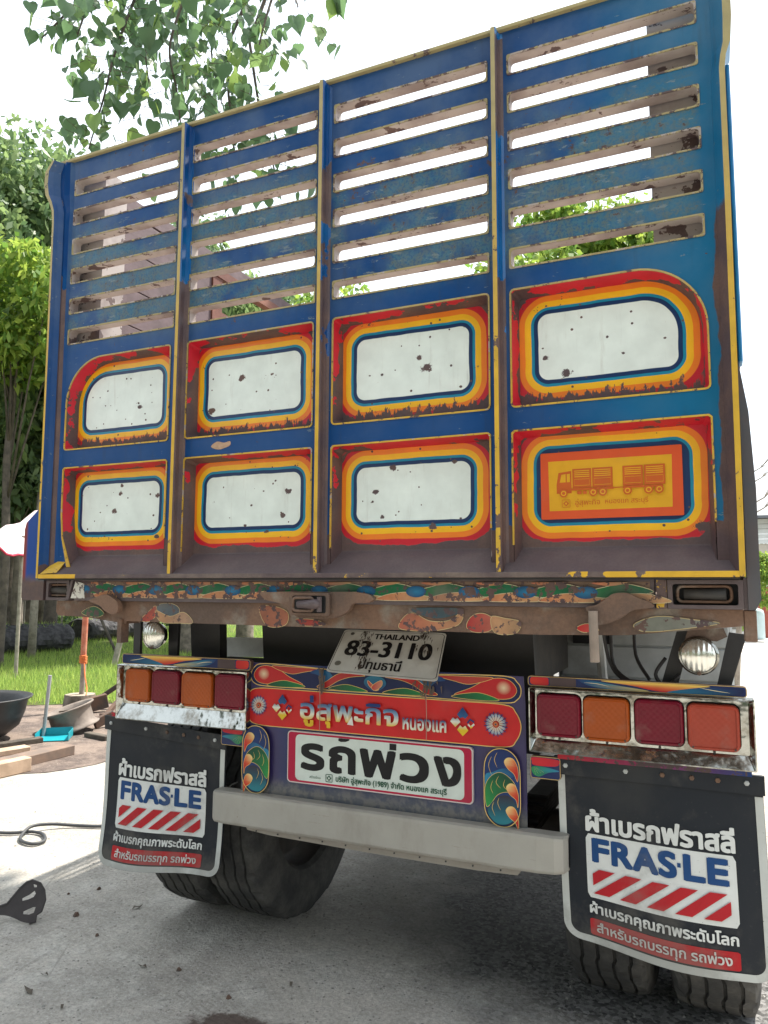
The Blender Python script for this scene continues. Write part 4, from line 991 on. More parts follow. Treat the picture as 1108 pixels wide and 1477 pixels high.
# mud flaps
def flap(x0, x1, zt_, zbL, zbR, seed, skew, tilt=0.0):
    fl = empty('mud_flap', (0, 0, 0)); fl.parent = truck
    W2 = x1 - x0; H = .572; random.seed(seed)
    def wave(u, v): return .019 * math.sin(u * 5.6 + seed) * (1 - v) ** .8 + .014 * (1 - v) * math.sin(v * 4.5 + seed * 2) - .010 * (1 - v)
    def fm(u, v, l):      # u 0..W2, v 0 (bottom) .. H (top)
        t = v / H; uu = u / W2
        zz = zt_ - (1 - t) * ((zt_ - zbL) * (1 - uu) + (zt_ - zbR) * uu) + .006 * math.sin(uu * 6.3 + seed) * (1 - t) ** 3
        zz += tilt * uu * t
        return (x0 + u + skew * (1 - t) + .014 * (1 - t) * math.sin(uu * math.pi - .5) * 0, .436 + wave(uu, t) - l, zz + GZ)
    # sheet
    q = MB(); NX, NZ = 24, 24; rcor = .055
    def prof(v):    # half-width trim for the rounded lower corners
        return 0 if v > rcor else rcor - math.sqrt(max(0, rcor ** 2 - (rcor - v) ** 2))
    vsr = [0, .004, .010, .018, .028, .040, .055] + [.055 + (H - .055) * i / NZ for i in range(1, NZ + 1)]
    def sheet(l):
        return [[fm(prof(v) + (W2 - 2 * prof(v)) * i / NX, v, l) for i in range(NX + 1)] for v in vsr]
    F = sheet(0); B = sheet(-.008)
    q.loft(F, closed=False); q.loft(B, closed=False)
    rim_f = [r[0] for r in F] + [p for p in F[-1][1:]] + [r[-1] for r in reversed(F[:-1])] + list(reversed(F[0][1:-1])); rim_b = [r[0] for r in B] + [p for p in B[-1][1:]] + [r[-1] for r in reversed(B[:-1])] + list(reversed(B[0][1:-1]))
    q.loft([rim_f, rim_b]); q.out('rubber_sheet', MT['rubber'], fl, smooth=True)
    # white border
    bw = .023; q = Art(lambda u, v, l: fm(u, v, l + .0015)); WB = (.52, .54, .52)
    vt = H - .050; n = 30
    outer = [(.001, vt - (vt - rcor) * i / n) for i in range(n + 1)] + [(rcor - (rcor - .001) * math.cos(t), rcor - (rcor - .001) * math.sin(t)) for t in [math.pi / 2 * i / 8 for i in range(1, 9)]] + [(rcor + (W2 - 2 * rcor) * i / n, .001) for i in range(1, n + 1)] + [(W2 - rcor + (rcor - .001) * math.sin(t), rcor - (rcor - .001) * math.cos(t)) for t in [math.pi / 2 * i / 8 for i in range(1, 9)]] + [(W2 - .001, rcor + (vt - .01 - rcor) * i / n) for i in range(1, n + 1)]
    ri = rcor - bw
    inner = [(bw, vt - (vt - rcor) * i / n) for i in range(n + 1)] + [(rcor - ri * math.cos(t), rcor - ri * math.sin(t)) for t in [math.pi / 2 * i / 8 for i in range(1, 9)]] + [(rcor + (W2 - 2 * rcor) * i / n, bw) for i in range(1, n + 1)] + [(W2 - rcor + ri * math.sin(t), rcor - ri * math.cos(t)) for t in [math.pi / 2 * i / 8 for i in range(1, 9)]] + [(W2 - bw, rcor + (vt - .01 - rcor) * i / n) for i in range(1, n + 1)]
    N_ = len(outer); q._add(outer + inner, [(i, i + 1, N_ + i + 1, N_ + i) for i in range(N_ - 1)], [WB] * (2 * N_)); q.out('white_border', MT['flapprint'], fl)
    # print
    q = Art(lambda u, v, l: fm(u, v, l + .0015))
    sx = W2 / .600; sz = H / .565
    def X(a_): return (a_ - .657) * sx
    def Z(b_): return (b_ + 1.150) * sz
    def grid(pu0, pu1, pv0, pv1, col, rr_=.008):
        n1, n2 = 22, 14; us = [pu0 + (pu1 - pu0) * i / n1 for i in range(n1 + 1)]
        pts = []; 
        for j in range(n2 + 1):
            v = pv0 + (pv1 - pv0) * j / n2; d = min(v - pv0, pv1 - v); ins_ = 0 if d > rr_ else rr_ - math.sqrt(max(0, rr_ ** 2 - (rr_ - d) ** 2))
            pts += [(u + ins_ * (1 - 2 * i / n1), v) for i, u in enumerate(us)]
        q._add(pts, [(j * (n1 + 1) + i, j * (n1 + 1) + i + 1, (j + 1) * (n1 + 1) + i + 1, (j + 1) * (n1 + 1) + i) for j in range(n2) for i in range(n1)], [col] * len(pts))
    PW = (.66, .68, .67)
    grid(X(.739), X(1.172), Z(-1.005), Z(-.812), PW)
    PRD = (.42, .014, .020)
    grid(X(.741), X(1.169), Z(-1.122), Z(-1.070), PRD, .006)
    NB = (.012, .060, .19)
    q.l += .0005
    for t_, u0, u1 in (('F', .760, .808), ('R', .820, .878), ('A', .884, .952), ('L', 1.030, 1.084), ('E', 1.096, 1.148)): q.text(t_, X(u0) + .001, Z(-.891), X(u1) - .001, Z(-.827), NB, .0046)
    q.text('S', X(.960), Z(-.892), X(1.004), Z(-.826), NB, .0044)
    q.poly(rectp(X(1.010), X(1.020), Z(-.862), Z(-.850)), NB)
    q.text('ผ้าเบรกฟราสลี่', X(.743), Z(-.802), X(1.170), Z(-.738), PW, .0030)
    q.text('ผ้าเบรกคุณภาพระดับโลก', X(.744), Z(-1.062), X(1.166), Z(-1.016), PW, .0013)
    q.text('สำหรับรถบรรทุก รถพ่วง', X(.762), Z(-1.118), X(1.146), Z(-1.076), (.62, .60, .58), .0008)
    # slanted stripes clipped to their box
    bx0, bx1, bz0, bz1 = X(.757), X(1.152), Z(-.990), Z(-.915)
    def clip(poly, f_):
        o = []
        for i in range(len(poly)):
            p, r_ = poly[i], poly[(i + 1) % len(poly)]; a_, b_ = f_(p), f_(r_)
            if a_ >= 0: o.append(p)
            if (a_ >= 0) != (b_ >= 0):
                t = a_ / (a_ - b_); o.append((p[0] + (r_[0] - p[0]) * t, p[1] + (r_[1] - p[1]) * t))
        return o
    k = -1; per = (bx1 - bx0) / 4.95
    while k < 6:
        s0 = bx0 - per * 1.35 + k * per + per * .35; wd = per * .60; sl = (bz1 - bz0) * 1.32
        P_ = [(s0, bz0), (s0 + wd, bz0), (s0 + wd + sl, bz1), (s0 + sl, bz1)]
        P_ = clip(P_, lambda p: p[0] - bx0); P_ = clip(P_, lambda p: bx1 - p[0]) if P_ else P_
        if len(P_) > 2:
            q.poly(P_, (.44, .016, .024))
        k += 1
    q.out('flap_print', MT['flapprint'], fl)
    # clamp bar and bolts
    MB().add([(x0 - .006, .424, zt_ - .052 + GZ), (x1 + .006, .424, zt_ + tilt - .055 + GZ), (x1 + .006, .419, zt_ + tilt + .002 + GZ), (x0 - .006, .419, zt_ + .006 + GZ), (x0 - .006, .432, zt_ - .052 + GZ), (x1 + .006, .432, zt_ + tilt - .055 + GZ), (x1 + .006, .432, zt_ + tilt + .002 + GZ), (x0 - .006, .432, zt_ + .006 + GZ)],
             [(0, 1, 2, 3), (4, 7, 6, 5), (0, 4, 5, 1), (1, 5, 6, 2), (2, 6, 7, 3), (3, 7, 4, 0)]).out('clamp_bar', MT['rubber'], fl)
    for t in (.05, .36, .54, .68, .80, .93): 
        q = MB().lathe([(0, -.006), (.006, -.006), (.008, -.004), (.008, 0)], (x0 + t * W2, .422, zt_ + tilt * t - .022 + GZ), 'Y', 6); q.out('bolt', MT['greyside'] if t in (.05, .36, .93) else MT['beam'], fl)
    return fl
flap(.657, 1.257, -.580, -1.146, -1.172, 1.3, .012); flap(-1.262, -.648, -.588, -1.192, -1.172, 2.9, -.022, -.030)

# reversing lamps on dark brackets
def roundlamp(c, bracket):
    rl = empty('reversing_lamp', (0, 0, 0)); rl.parent = truck
    x, y, z = c; z += GZ
    MB().lathe([(0, .050), (.03, .045), (.046, .030), (.054, .004), (.058, .0), (.058, -.008), (.051, -.011)], (x, y, z), 'Y', 32).out('lamp_shell', MT['chrome'], rl, smooth=True)
    MB().lathe([(0, -.026), (.02, -.0245), (.035, -.020), (.046, -.014), (.0515, -.008)], (x, y, z), 'Y', 32).out('lamp_glass', MT['headglass'], rl, smooth=True)
    MB().lathe([(0, -.016), (.006, -.015), (.007, -.008)], (x, y - .005, z - .052), 'Y', 8).out('rim_screw', MT['beam'], rl)
    for p in bracket: MB().prism(gz(p), y + .06, y + .075).out('bracket', MT['black'], rl)
    return rl
roundlamp((1.098, .40, -.234), [[(1.040, -.150), (1.085, -.150), (1.035, -.33), (.985, -.33)], [(1.185, -.165), (1.235, -.170), (1.185, -.33), (1.145, -.33)]])
MB().prism(gz([(1.070, -.158), (1.170, -.150), (1.180, -.175), (1.150, -.190), (1.090, -.185), (1.060, -.190)]), .398, .408).out('lamp_tab', MT['beam'], truck)
roundlamp((-.997, .40, -.232), [[(-1.165, -.140), (-1.125, -.140), (-1.125, -.33), (-1.160, -.33)], [(-.975, -.140), (-.920, -.140), (-.925, -.33), (-.970, -.33)]])
# wires
wm = simple('wire_rubber', (.02, .02, .022), .5)
for pts in ([(.80, .5, -.13), (.82, .5, -.26), (.86, .48, -.32), (.93, .46, -.33)], [(.83, .52, -.13), (.835, .5, -.28), (.90, .46, -.335)], [(1.00, .46, -.25), (.97, .44, -.30), (1.0, .43, -.335), (1.04, .43, -.30)], [(.90, .55, -.13), (.905, .52, -.25), (.95, .46, -.32)]):
    MB().tube(smooth_loop([(a_, b_, c_ + GZ) for a_, b_, c_ in pts], 5, False), .006, 6).out('wire', wm, truck, smooth=True)
MB().tube([(.775, .6, -.13 + GZ), (.79, .58, -.34 + GZ)], .016, 8).out('hose_pipe', MT['greyside'], truck)

# chassis
ch = empty('chassis', (0, 0, 0)); ch.parent = truck
for s in (-1, 1): MB().box(s * .43 - .04, s * .43 + .04, .66, 6.2, -.42 + GZ, -.125 + GZ).out('frame_rail', MT['blackgrease'], ch)
for y in (.9, 2.0, 3.2, 4.6): MB().box(-.389, .389, y, y + .08, -.30 + GZ, -.13 + GZ).out('cross_member', MT['blackgrease'], ch)
MB().prism(gz([(-.935, -.13), (-.78, -.13), (-.76, -.60), (-.90, -.60)]), .55, .60).out('hanger_plate', MT['black'], ch)
MB().prism(gz([(-.615, -.13), (.54, -.13), (.56, -.62), (-.80, -.62), (-.80, -.333), (-.60, -.333)]), .62, .66).out('rear_plate', MT['black'], ch)
MB().tube([(-1.22, 1.03, .5), (1.24, 1.03, .5)], .085, 14).out('axle', MT['blackgrease'], ch, smooth=True)
MB().lathe([(0, -.17), (.12, -.15), (.18, 0), (.12, .15), (0, .17)], (.01, 1.03, .5), 'X', 16).out('differential', MT['blackgrease'], ch, smooth=True)
for s in (-1, 1):
    for k in range(6): MB().box(s * .50 - .04, s * .50 + .04, .55 + k * .06, 1.5 - k * .06, .60 + k * .014, .612 + k * .014).out('leaf_spring', MT['blackgrease'], ch)
MB().box(-.18, .28, 1.5, 2.3, -.62 + GZ, -.25 + GZ).out('air_tank_guard', MT['blackgrease'], ch)
MB().prism(gz([(-.945, -.348), (-.705, -.344), (-.690, -.258), (-.915, -.262)]), .78, .80).out('guard_plate', simple('pale_green_steel', (.80, .84, .83), .6), ch)
tb = empty('tool_box', (0, 0, 0)); tb.parent = truck
MB().box(.42, 1.215, 1.72, 2.6, -.78 + GZ, -.13 + GZ, bev=.01).out('box_shell', MT['greyside'], tb)
for k in range(4): MB().box(.44, 1.20, 1.708, 1.7195, -.765 + k * .155 + GZ, -.765 + .145 + k * .155 + GZ, bev=.004).out('door_plank', MT['greyside'], tb)
MB().box(.50, .68, 1.69, 1.7075, -.30 + GZ, -.18 + GZ).out('vent', MT['black'], tb)

# wheels
def tyre_mesh():
    q = MB(); NS = 120; hw = .135; Rr = .50; prof = []
    # from the outer bead over the tread to the inner bead
    side = [(.285, -hw + .035), (.30, -hw + .012), (.36, -hw - .004), (.42, -hw - .004), (.455, -hw + .002), (.478, -hw + .012), (.492, -hw + .022)]
    prof += side; gro = [-.078, -.027, .027, .078]
    for g in gro: prof += [(.4985, g - .006), (.486, g - .004), (.486, g + .004), (.4985, g + .006)]
    prof += [(r, -h) for r, h in reversed(side)]
    nt_ = len(prof)
    def fn(r, h, i, j):
        ph = i % 4
        if r > .488:   # sipes and shoulder notches
            if abs(h) > .09 and ph == 0: r -= .012
            h += .0038 * (1 if (i % 8) < 4 else -1)
            if abs(h) < .09 and ph == 2: r -= .0035
        elif .484 < r < .487: h += .0038 * (1 if (i % 8) < 4 else -1)
        return r, h
    q.lathe(prof, (0, 0, 0), 'X', NS, fn=fn); return q
def make_wheel(parent, x, y, sgn):
    wh = bpy.data.objects.new('wheel', None); COL.objects.link(wh); wh.parent = parent; wh.location = (x, y, .498)
    q = tyre_mesh(); o = q.out('tyre', MT['tyre'], wh)
    q = MB().lathe([(.285, -.10), (.27, -.095), (.26, -.02), (.24, .01), (.17, .02), (.12, .05), (.12, .055), (.165, .03), (.24, .018), (.27, .0), (.285, .10)], (0, 0, 0), 'X', 32); q.out('rim', MT['blackgrease'], wh, smooth=True)
    q = MB().lathe([(0, -.06), (.10, -.06), (.12, 0), (.10, .08), (0, .09)], (0, 0, 0), 'X', 20); q.out('hub', MT['blackgrease'], wh, smooth=True)
    return wh
w0 = make_wheel(truck, -.712, 1.03, 1)
def copy_part(src, parent, loc, rot=None):
    c = src.copy(); COL.objects.link(c); c.parent = parent; c.location = loc
    if rot: c.rotation_euler = rot
    for k in src.children:
        d = k.copy(); COL.objects.link(d); d.parent = c
    return c
for x, y in ((-1.030, 1.03), (.772, 1.03), (1.102, 1.03), (-.752, 4.6), (-1.082, 4.6), (.772, 4.6), (1.102, 4.6)):
    copy_part(w0, truck, (x, y, .498), (rnd.uniform(0, 6), 0, 0))

# ================================================================== GROUND
def dgrid(name, xs, ys, zf, mat, **k):
    vs = [(x, y, zf(x, y)) for y in ys for x in xs]; n = len(xs); fs = [(j * n + i, j * n + i + 1, (j + 1) * n + i + 1, (j + 1) * n + i) for j in range(len(ys) - 1) for i in range(n - 1)]
    o = mesh_obj(name, vs, fs, mat, smooth=True); tag(o, kind='structure', **k); return o
def _earth():
    m = M('dry_earth', .95, spec=.2); c = m.mix(m.noise(.8, 5).step(.4, .65), (.20, .17, .13), (.13, .12, .08)); c = m.mul(c, m.noise(20, 5, .7) * .5 + .75); m.color(c); m.bump(m.noise(12, 6, .7), .5, .03); return m.done()
g = mesh_obj('ground', [(-400, -400, -.012), (400, -400, -.012), (400, 500, -.012), (-400, 500, -.012)], [(0, 1, 2, 3)], _earth()); tag(g, kind='structure')
def _conc():
    m = M('rough_concrete', .9, spec=.25); x, y, z = m.xyz()
    c = m.mix(m.noise(1.1, 5, .6).step(.35, .68), (.49, .455, .405), (.36, .335, .30))
    c = m.mix(m.noise(5, 6, .7).step(.46, .66), c, (.50, .475, .43)); c = m.mul(c, m.noise(60, 5, .8) * 1.7 + .15); c = m.mul(c, m.noise(14, 5, .7) * .7 + .65)
    c = m.mix(m.noise(180, 3, .8).step(.62, .70) * .8, c, (.10, .095, .09)); c = m.mix(m.noise(130, 4, .7).step(.64, .70) * .45, c, (.62, .60, .56))
    d1, c1_ = m.vor(42, col=True); c = m.mix((d1 + (m.noise(90, 3) - .5) * .25 - c1_.step(.4, 1.0) * .24).step(.02, -.02) * .7, c, (.13, .12, .11))
    d1, c1_ = m.vor(75, col=True); c = m.mix((d1 - c1_.step(.6, 1.0) * .26).step(.02, -.02) * .6, c, (.66, .64, .60))
    # crumbled gravelly patch under the right-hand side
    ex = (x - .75) / .95; ey = (y - 1.45) / .95; d = (ex * ex + ey * ey).pow(.5) + (m.noise(3, 5) - .5) * .9
    gr = d.step(1.1, .7); dd, cc = m.vor(70, col=True)
    c = m.mix(gr, c, m.mul((.17, .165, .16), cc * 1.3 + .35))
    ex = (x - .1) / 1.1; ey = (y - 2.0) / 1.35; d = (ex * ex + ey * ey).pow(.5) + (m.noise(2.2, 5) - .5) * .7  # darker ground colour beneath the truck, painted in to deepen its shade
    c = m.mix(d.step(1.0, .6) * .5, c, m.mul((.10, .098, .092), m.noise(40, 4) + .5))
    # brown stains near the viewer
    for sx, sy, rx, ry in ((-.22, .10, .36, .14), (.30, .30, .20, .04)):
        ex = (x - sx) / rx; ey = (y - sy) / ry; d = (ex * ex + ey * ey).pow(.5) + (m.noise(9, 5, .7) - .5) * 1.1
        c = m.mix(d.step(1.0, .8) * .85, c, m.mul((.075, .045, .035), m.noise(50, 4) + .5))
    # fine cracks
    cr = m.vor(.9, m.P, 'DISTANCE_TO_EDGE')
    c = m.mix((cr + (m.noise(14, 4) - .5) * .010).step(.004, .0015) * .25 * m.noise(1.7, 2).step(.5, .6), c, (.09, .085, .08))
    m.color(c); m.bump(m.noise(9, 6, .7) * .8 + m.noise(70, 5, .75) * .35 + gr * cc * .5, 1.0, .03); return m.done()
random.seed(5)
def _edge(i, n): return .25 * math.sin(i * 1.7) + .15 * math.sin(i * 3.1 + 1)
# concrete yard: one irregular slab
yard = [(-6.2, -14), (9, -14), (9, 3), (8, 14), (6, 22), (5.5, 28), (1.6, 28.5), (-1.5, 20), (-3.0, 9.5), (-3.9, 6.0), (-4.6, 4.6), (-5.0, 3.9), (-5.4, 3.1), (-6.0, 1.5), (-7, -3)]
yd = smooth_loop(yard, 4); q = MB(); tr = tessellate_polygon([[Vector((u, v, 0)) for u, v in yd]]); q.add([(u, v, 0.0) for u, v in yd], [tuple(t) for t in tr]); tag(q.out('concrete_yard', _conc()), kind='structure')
def _dirt():
    m = M('litter_strewn_dirt', .95, spec=.15); c = m.mix(m.noise(3, 6, .7).step(.4, .62), (.23, .18, .15), (.12, .095, .085)); c = m.mix(m.noise(40, 5, .75).step(.6, .68), c, (.40, .34, .28)); m.color(c); m.bump(m.noise(16, 6, .75), .8, .03); return m.done()
dt = smooth_loop([(-9.5, .5), (-4.55, 1.95), (-3.6, 2.75), (-3.85, 3.75), (-3.3, 5.2), (-5.2, 6.4), (-6.6, 4.9), (-9.5, 2.3)], 4); q = MB(); tr = tessellate_polygon([[Vector((u, v, 0)) for u, v in dt]]); q.add([(u, v, .005) for u, v in dt], [tuple(t) for t in tr]); tag(q.out('dirt', _dirt()), kind='structure')
lawn_m = M('lawn_soil', .95, spec=.1); lawn_m.color(lawn_m.mix(lawn_m.noise(1.2, 4).step(.4, .6), (.07, .13, .025), (.10, .10, .045))); lawn_m.bump(lawn_m.noise(15, 5), .5, .03)
lawn_pts = [(-40, -2), (-12, 0.4), (-9.0, 2.3), (-6.7, 4.7), (-5.3, 5.7), (-3.4, 6.2), (-2.6, 9), (-1.6, 14), (-2, 26), (-30, 40), (-45, 30)]
q = MB(); tr = tessellate_polygon([[Vector((u, v, 0)) for u, v in lawn_pts]]); q.add([(u, v, .010) for u, v in lawn_pts], [tuple(t) for t in tr]); tag(q.out('lawn', lawn_m.done()), kind='structure')
def polar(deg, d): return (CAMP.x - math.sin(R(deg)) * d, CAMP.y + math.cos(R(deg)) * d)

def leafmat(name, c1, c2, trans=.4, rough=.5):
    m = M(name, rough, spec=.3); n = m.nt.nodes.new('ShaderNodeNewGeometry'); rv = V(m.nt, n.outputs['Random Per Island'])
    c = m.mix(rv.step(.1, .9), c1, c2); m.color(c)
    t = m.nt.nodes.new('ShaderNodeBsdfTranslucent'); cc = m.mix(rv.step(.1, .9), tuple(min(1, v * 1.7) for v in c1), tuple(min(1, v * 1.9) for v in c2)); m.nt.links.new(cc, t.inputs[0])
    ad = m.nt.nodes.new('ShaderNodeMixShader'); ad.inputs[0].default_value = trans
    m.nt.links.new(m.b.outputs[0], ad.inputs[1]); m.nt.links.new(t.outputs[0], ad.inputs[2]); m.nt.links.new(ad.outputs[0], m.nt.nodes['Material Output'].inputs[0]); return m.done()
def fast_mesh(name, verts, nper, mat, parent=None, loc=(0, 0, 0)):
    """verts (N*nper,3) numpy, each nper consecutive = one face"""
    n = len(verts) // nper; me = bpy.data.meshes.new(name); me.vertices.add(len(verts)); me.vertices.foreach_set('co', verts.astype(np.float32).ravel())
    me.loops.add(len(verts)); me.loops.foreach_set('vertex_index', np.arange(len(verts), dtype=np.int32)); me.polygons.add(n)
    me.polygons.foreach_set('loop_start', np.arange(0, len(verts), nper, dtype=np.int32)); me.polygons.foreach_set('loop_total', np.full(n, nper, dtype=np.int32))
    me.materials.append(mat); me.update(calc_edges=True); o = bpy.data.objects.new(name, me); COL.objects.link(o); o.location = loc
    if parent is not None: o.parent = parent
    return o
rs = np.random.RandomState(3)
def blades(pts, h, w_, lean=.35):
    n = len(pts); a_ = rs.uniform(0, 2 * np.pi, n); hh = h * rs.uniform(.5, 1.3, n); d = np.stack([np.cos(a_), np.sin(a_), np.zeros(n)], 1); pz = np.stack([-np.sin(a_), np.cos(a_), np.zeros(n)], 1)
    tip = pts + pz * (hh * rs.uniform(0, lean * 2, n))[:, None]; tip[:, 2] += hh; out_ = np.empty((n, 3, 3)); out_[:, 0] = pts - d * w_; out_[:, 1] = pts + d * w_; out_[:, 2] = tip; return out_.reshape(-1, 3)
P_ = []
while len(P_) < 52000:
    dg_ = rnd.uniform(31, 54); d = 6.4 * (30 / 6.4) ** (rnd.random() ** 1.35); x, y = polar(dg_, d)
    if inside(x, y, lawn_pts) and (math.sin(x * 2.1) * math.sin(y * 1.7) > -.75 or rnd.random() < .5): P_.append((x, y, .008))
while len(P_) < 82000:
    dg_ = rnd.choice((rnd.uniform(54, 82), rnd.uniform(22, 31))); d = 6.4 * (26 / 6.4) ** (rnd.random() ** 1.2); x, y = polar(dg_, d)
    if inside(x, y, lawn_pts): P_.append((x, y, .008))
Pn = np.array(P_); dist = np.hypot(Pn[:, 0] - CAMP.x, Pn[:, 1] - CAMP.y)
tag(fast_mesh('grass', blades(Pn, .13 + .0 * dist, .005 + 0 * dist.mean()), 3, leafmat('grass_blades', (.15, .24, .05), (.30, .38, .09), .5)), 'long bright green grass growing over the lawn beside the yard', 'grass', kind='stuff')
P_ = [(x, y, .0) for x, y in ((rnd.uniform(1.9, 12), rnd.uniform(27, 36)) for _ in range(9000))]
tag(fast_mesh('grass', blades(np.array(P_), .16, .012), 3, bpy.data.materials['grass_blades']), 'strip of green grass across the far end of the drive', 'grass', kind='stuff')

# pebbles and crumbs of concrete
q = MB(); n_ = 0
while n_ < 1500:
    if rnd.random() < .55: x, y = rnd.gauss(.75, .6), rnd.gauss(1.5, .5)
    else: x, y = rnd.uniform(-4.2, 2.6), rnd.uniform(-.6, 5)
    s = rnd.uniform(.003, .009) * (1.4 if rnd.random() < .06 else 1); a0 = rnd.uniform(0, 6)
    vs = [(x + s * math.cos(a0 + k * 1.57 + rnd.uniform(-.4, .4)), y + s * math.sin(a0 + k * 1.57), -.001) for k in range(4)] + [(x + rnd.uniform(-.3, .3) * s, y, s * rnd.uniform(.5, 1.0))]
    q.add(vs, [(0, 1, 4), (1, 2, 4), (2, 3, 4), (3, 0, 4)]); n_ += 1
tag(q.out('gravel', simple('concrete_crumbs', (.24, .23, .21), .9, .5, 30)), 'loose crumbs of concrete scattered over the yard', 'gravel', kind='stuff')

# ================================================================== BACKGROUND THINGS
F0 = 1073.32
def ray(u, v, depth):       # a point at a real distance in front of the standing place
    p = CAMP + fw * depth + r2 * ((u - 554) / F0 * depth) - u2 * ((v - 738.5) / F0 * depth); return p
bark = simple('grey_bark', (.20, .165, .13), .9, .5, 7, .8, col2=(.10, .085, .065))
bark2 = simple('dark_bark', (.11, .09, .07), .9, .5, 8, .8, col2=(.055, .045, .036))
weath = simple('weathered_pole_wood', (.34, .30, .25), .85, .5, 12, .5, col2=(.22, .19, .155))
LM = {'dark': leafmat('dark_foliage', (.07, .115, .055), (.15, .205, .09), .35), 'mid': leafmat('mid_foliage', (.09, .15, .065), (.19, .26, .10), .38),
      'lime': leafmat('lime_foliage', (.11, .20, .035), (.24, .31, .055), .45)}
def crown_verts(clusters, per, size):
    out_ = []
    for (cx, cy, cz, r_) in clusters:
        n = int(per); d = rs.normal(0, 1, (n, 3)); d /= np.linalg.norm(d, axis=1)[:, None]; rad = r_ * rs.uniform(.35, 1.0, n) ** .6
        p = np.array([cx, cy, cz]) + d * rad[:, None] * np.array([1, 1, .75])
        a_ = rs.normal(0, 1, (n, 3)); a_ /= np.linalg.norm(a_, axis=1)[:, None]; a_[:, 2] -= .5; b_ = np.cross(a_, rs.normal(0, 1, (n, 3))); b_ /= np.linalg.norm(b_, axis=1)[:, None]
        s_ = size * rs.uniform(.6, 1.3, n)[:, None]
        out_.append(np.stack([p, p + a_ * s_ * .5 + b_ * s_ * .32, p + a_ * s_ * 1.1, p + a_ * s_ * .5 - b_ * s_ * .32], 1))
    return np.concatenate(out_).reshape(-1, 3)
def tree(label, x, y, h, tr_, cz0, rx, rz, ncl, per, size, lm, bk=None, group=None, clr=.9, lean=0, cat='tree'):
    t = empty('tree' if cat == 'tree' else 'shrub', (x, y, 0), label, cat, group)
    q = MB(); cl = []; top = Vector((lean, 0, h * .72))
    if tr_ > 0:
        pts = [Vector((0, 0, -.1)), Vector((0, 0, .15)), Vector((lean * .1, .05, h * .25)), Vector((lean * .5, -.05, h * .5)), top]
        q.tube(pts, [tr_ * 1.7, tr_ * 1.25, tr_, tr_ * .8, tr_ * .45], 12)
    for k in range(ncl):
        a_ = rnd.uniform(0, 2 * math.pi); e = rnd.uniform(-1, 1); rr_ = rx * math.sqrt(max(.05, 1 - e * e)) * rnd.uniform(.45, 1.0)
        c = (lean + rr_ * math.cos(a_), rr_ * math.sin(a_), cz0 + rz * e); cl.append((*c, clr * rnd.uniform(.6, 1.25)))
        if tr_ > 0 and k % 2 == 0:
            z0 = rnd.uniform(.35, .7) * h; s_ = Vector((lean * z0 / h, 0, z0)); m_ = (s_ + Vector(c)) / 2 + Vector((0, 0, .3)); q.tube([s_, m_, Vector(c)], [tr_ * .32, tr_ * .2, tr_ * .07], 6)
    if tr_ > 0: q.out('trunk', bk or bark, t, smooth=True)
    fast_mesh('crown', crown_verts(cl, per, size), 4, LM[lm], t)
    return t
GT = 'trees behind the yard'
def T(label, deg, d, h, tr_, cz, rx, rz, ncl, per, size, lm, **k):
    x, y = polar(deg, d); return tree(label, x, y, h, tr_, cz, rx, rz, ncl, per, size, lm, **k)
T('tall dark green tree whose top shows left of the tailgate', 50.6, 21, 11.5, .30, 8.6, 3.4, 3.6, 60, 520, .20, 'mid', group=GT, clr=1.3)
T('yellow green leafy tree low on the left edge behind the awning', 51.0, 15.5, 7.6, .08, 6.8, 1.5, .95, 20, 420, .16, 'lime', bk=bark2, group=GT, clr=.8)
T('thick grey trunked tree standing behind the black log bed', 49.4, 23, 12, .40, 7.5, 3.0, 3.6, 48, 420, .2, 'dark', group=GT, clr=1.2)
T('slender dark tree hugging the left edge of the tailgate', 47.9, 19, 8.5, .13, 6.0, 1.8, 2.8, 34, 420, .18, 'dark', bk=bark2, group=GT, clr=.9)
T('slim leaning tree at the far left of the picture', 52.6, 19, 9, .16, 5.6, 2.0, 2.8, 32, 420, .2, 'dark', bk=bark2, group=GT, lean=.5)
T('tree with a vine covered trunk seen between lamp and chassis', 38.3, 17.5, 9.3, .30, 7.4, 2.4, 2.2, 44, 420, .17, 'mid', group=GT)
T('bushy green tree seen through the lower slots of the second bay', 34.4, 21, 9.6, .2, 7.6, 1.9, 2.1, 34, 420, .19, 'mid', group=GT)
T('light green tree seen through the lowest slots of the right bay', 8.6, 17, 10, .2, 8.3, 2.4, 1.7, 40, 420, .18, 'lime', group=GT)
T('low lime tree just above the third bay sill line', 27.3, 19, 9, .15, 7.6, 1.3, 1.3, 20, 360, .18, 'lime', group=GT)
T('round leafy tree left of the lawn outside the edge of the picture', 57, 18, 9, .25, 6.2, 3.0, 3.0, 30, 360, .22, 'mid', group=GT, clr=1.3)
T('green shrub in front of the house at the right edge', -2.75, 24.5, 1.6, 0, 1.75, .35, .65, 12, 300, .09, 'lime', cat='shrub', clr=.35)
tree('broad shade tree added unseen behind the viewer to dim the yard', -3.6, -9.8, 9, .3, 8.0, 3.9, 1.6, 60, 420, .26, 'dark', group=GT, clr=1.2)  # added out of view to cut ground bounce and chrome reflections on the gate
tree('second broad shade tree added unseen behind the viewer beside the drive', 5.0, -10.4, 9, .3, 8.4, 3.9, 1.7, 60, 420, .26, 'dark', group=GT, clr=1.2)
tree('third shade tree added unseen farther behind the viewer', .6, -15.5, 9, .3, 8.0, 4.2, 2.2, 60, 380, .28, 'dark', group=GT, clr=1.2)
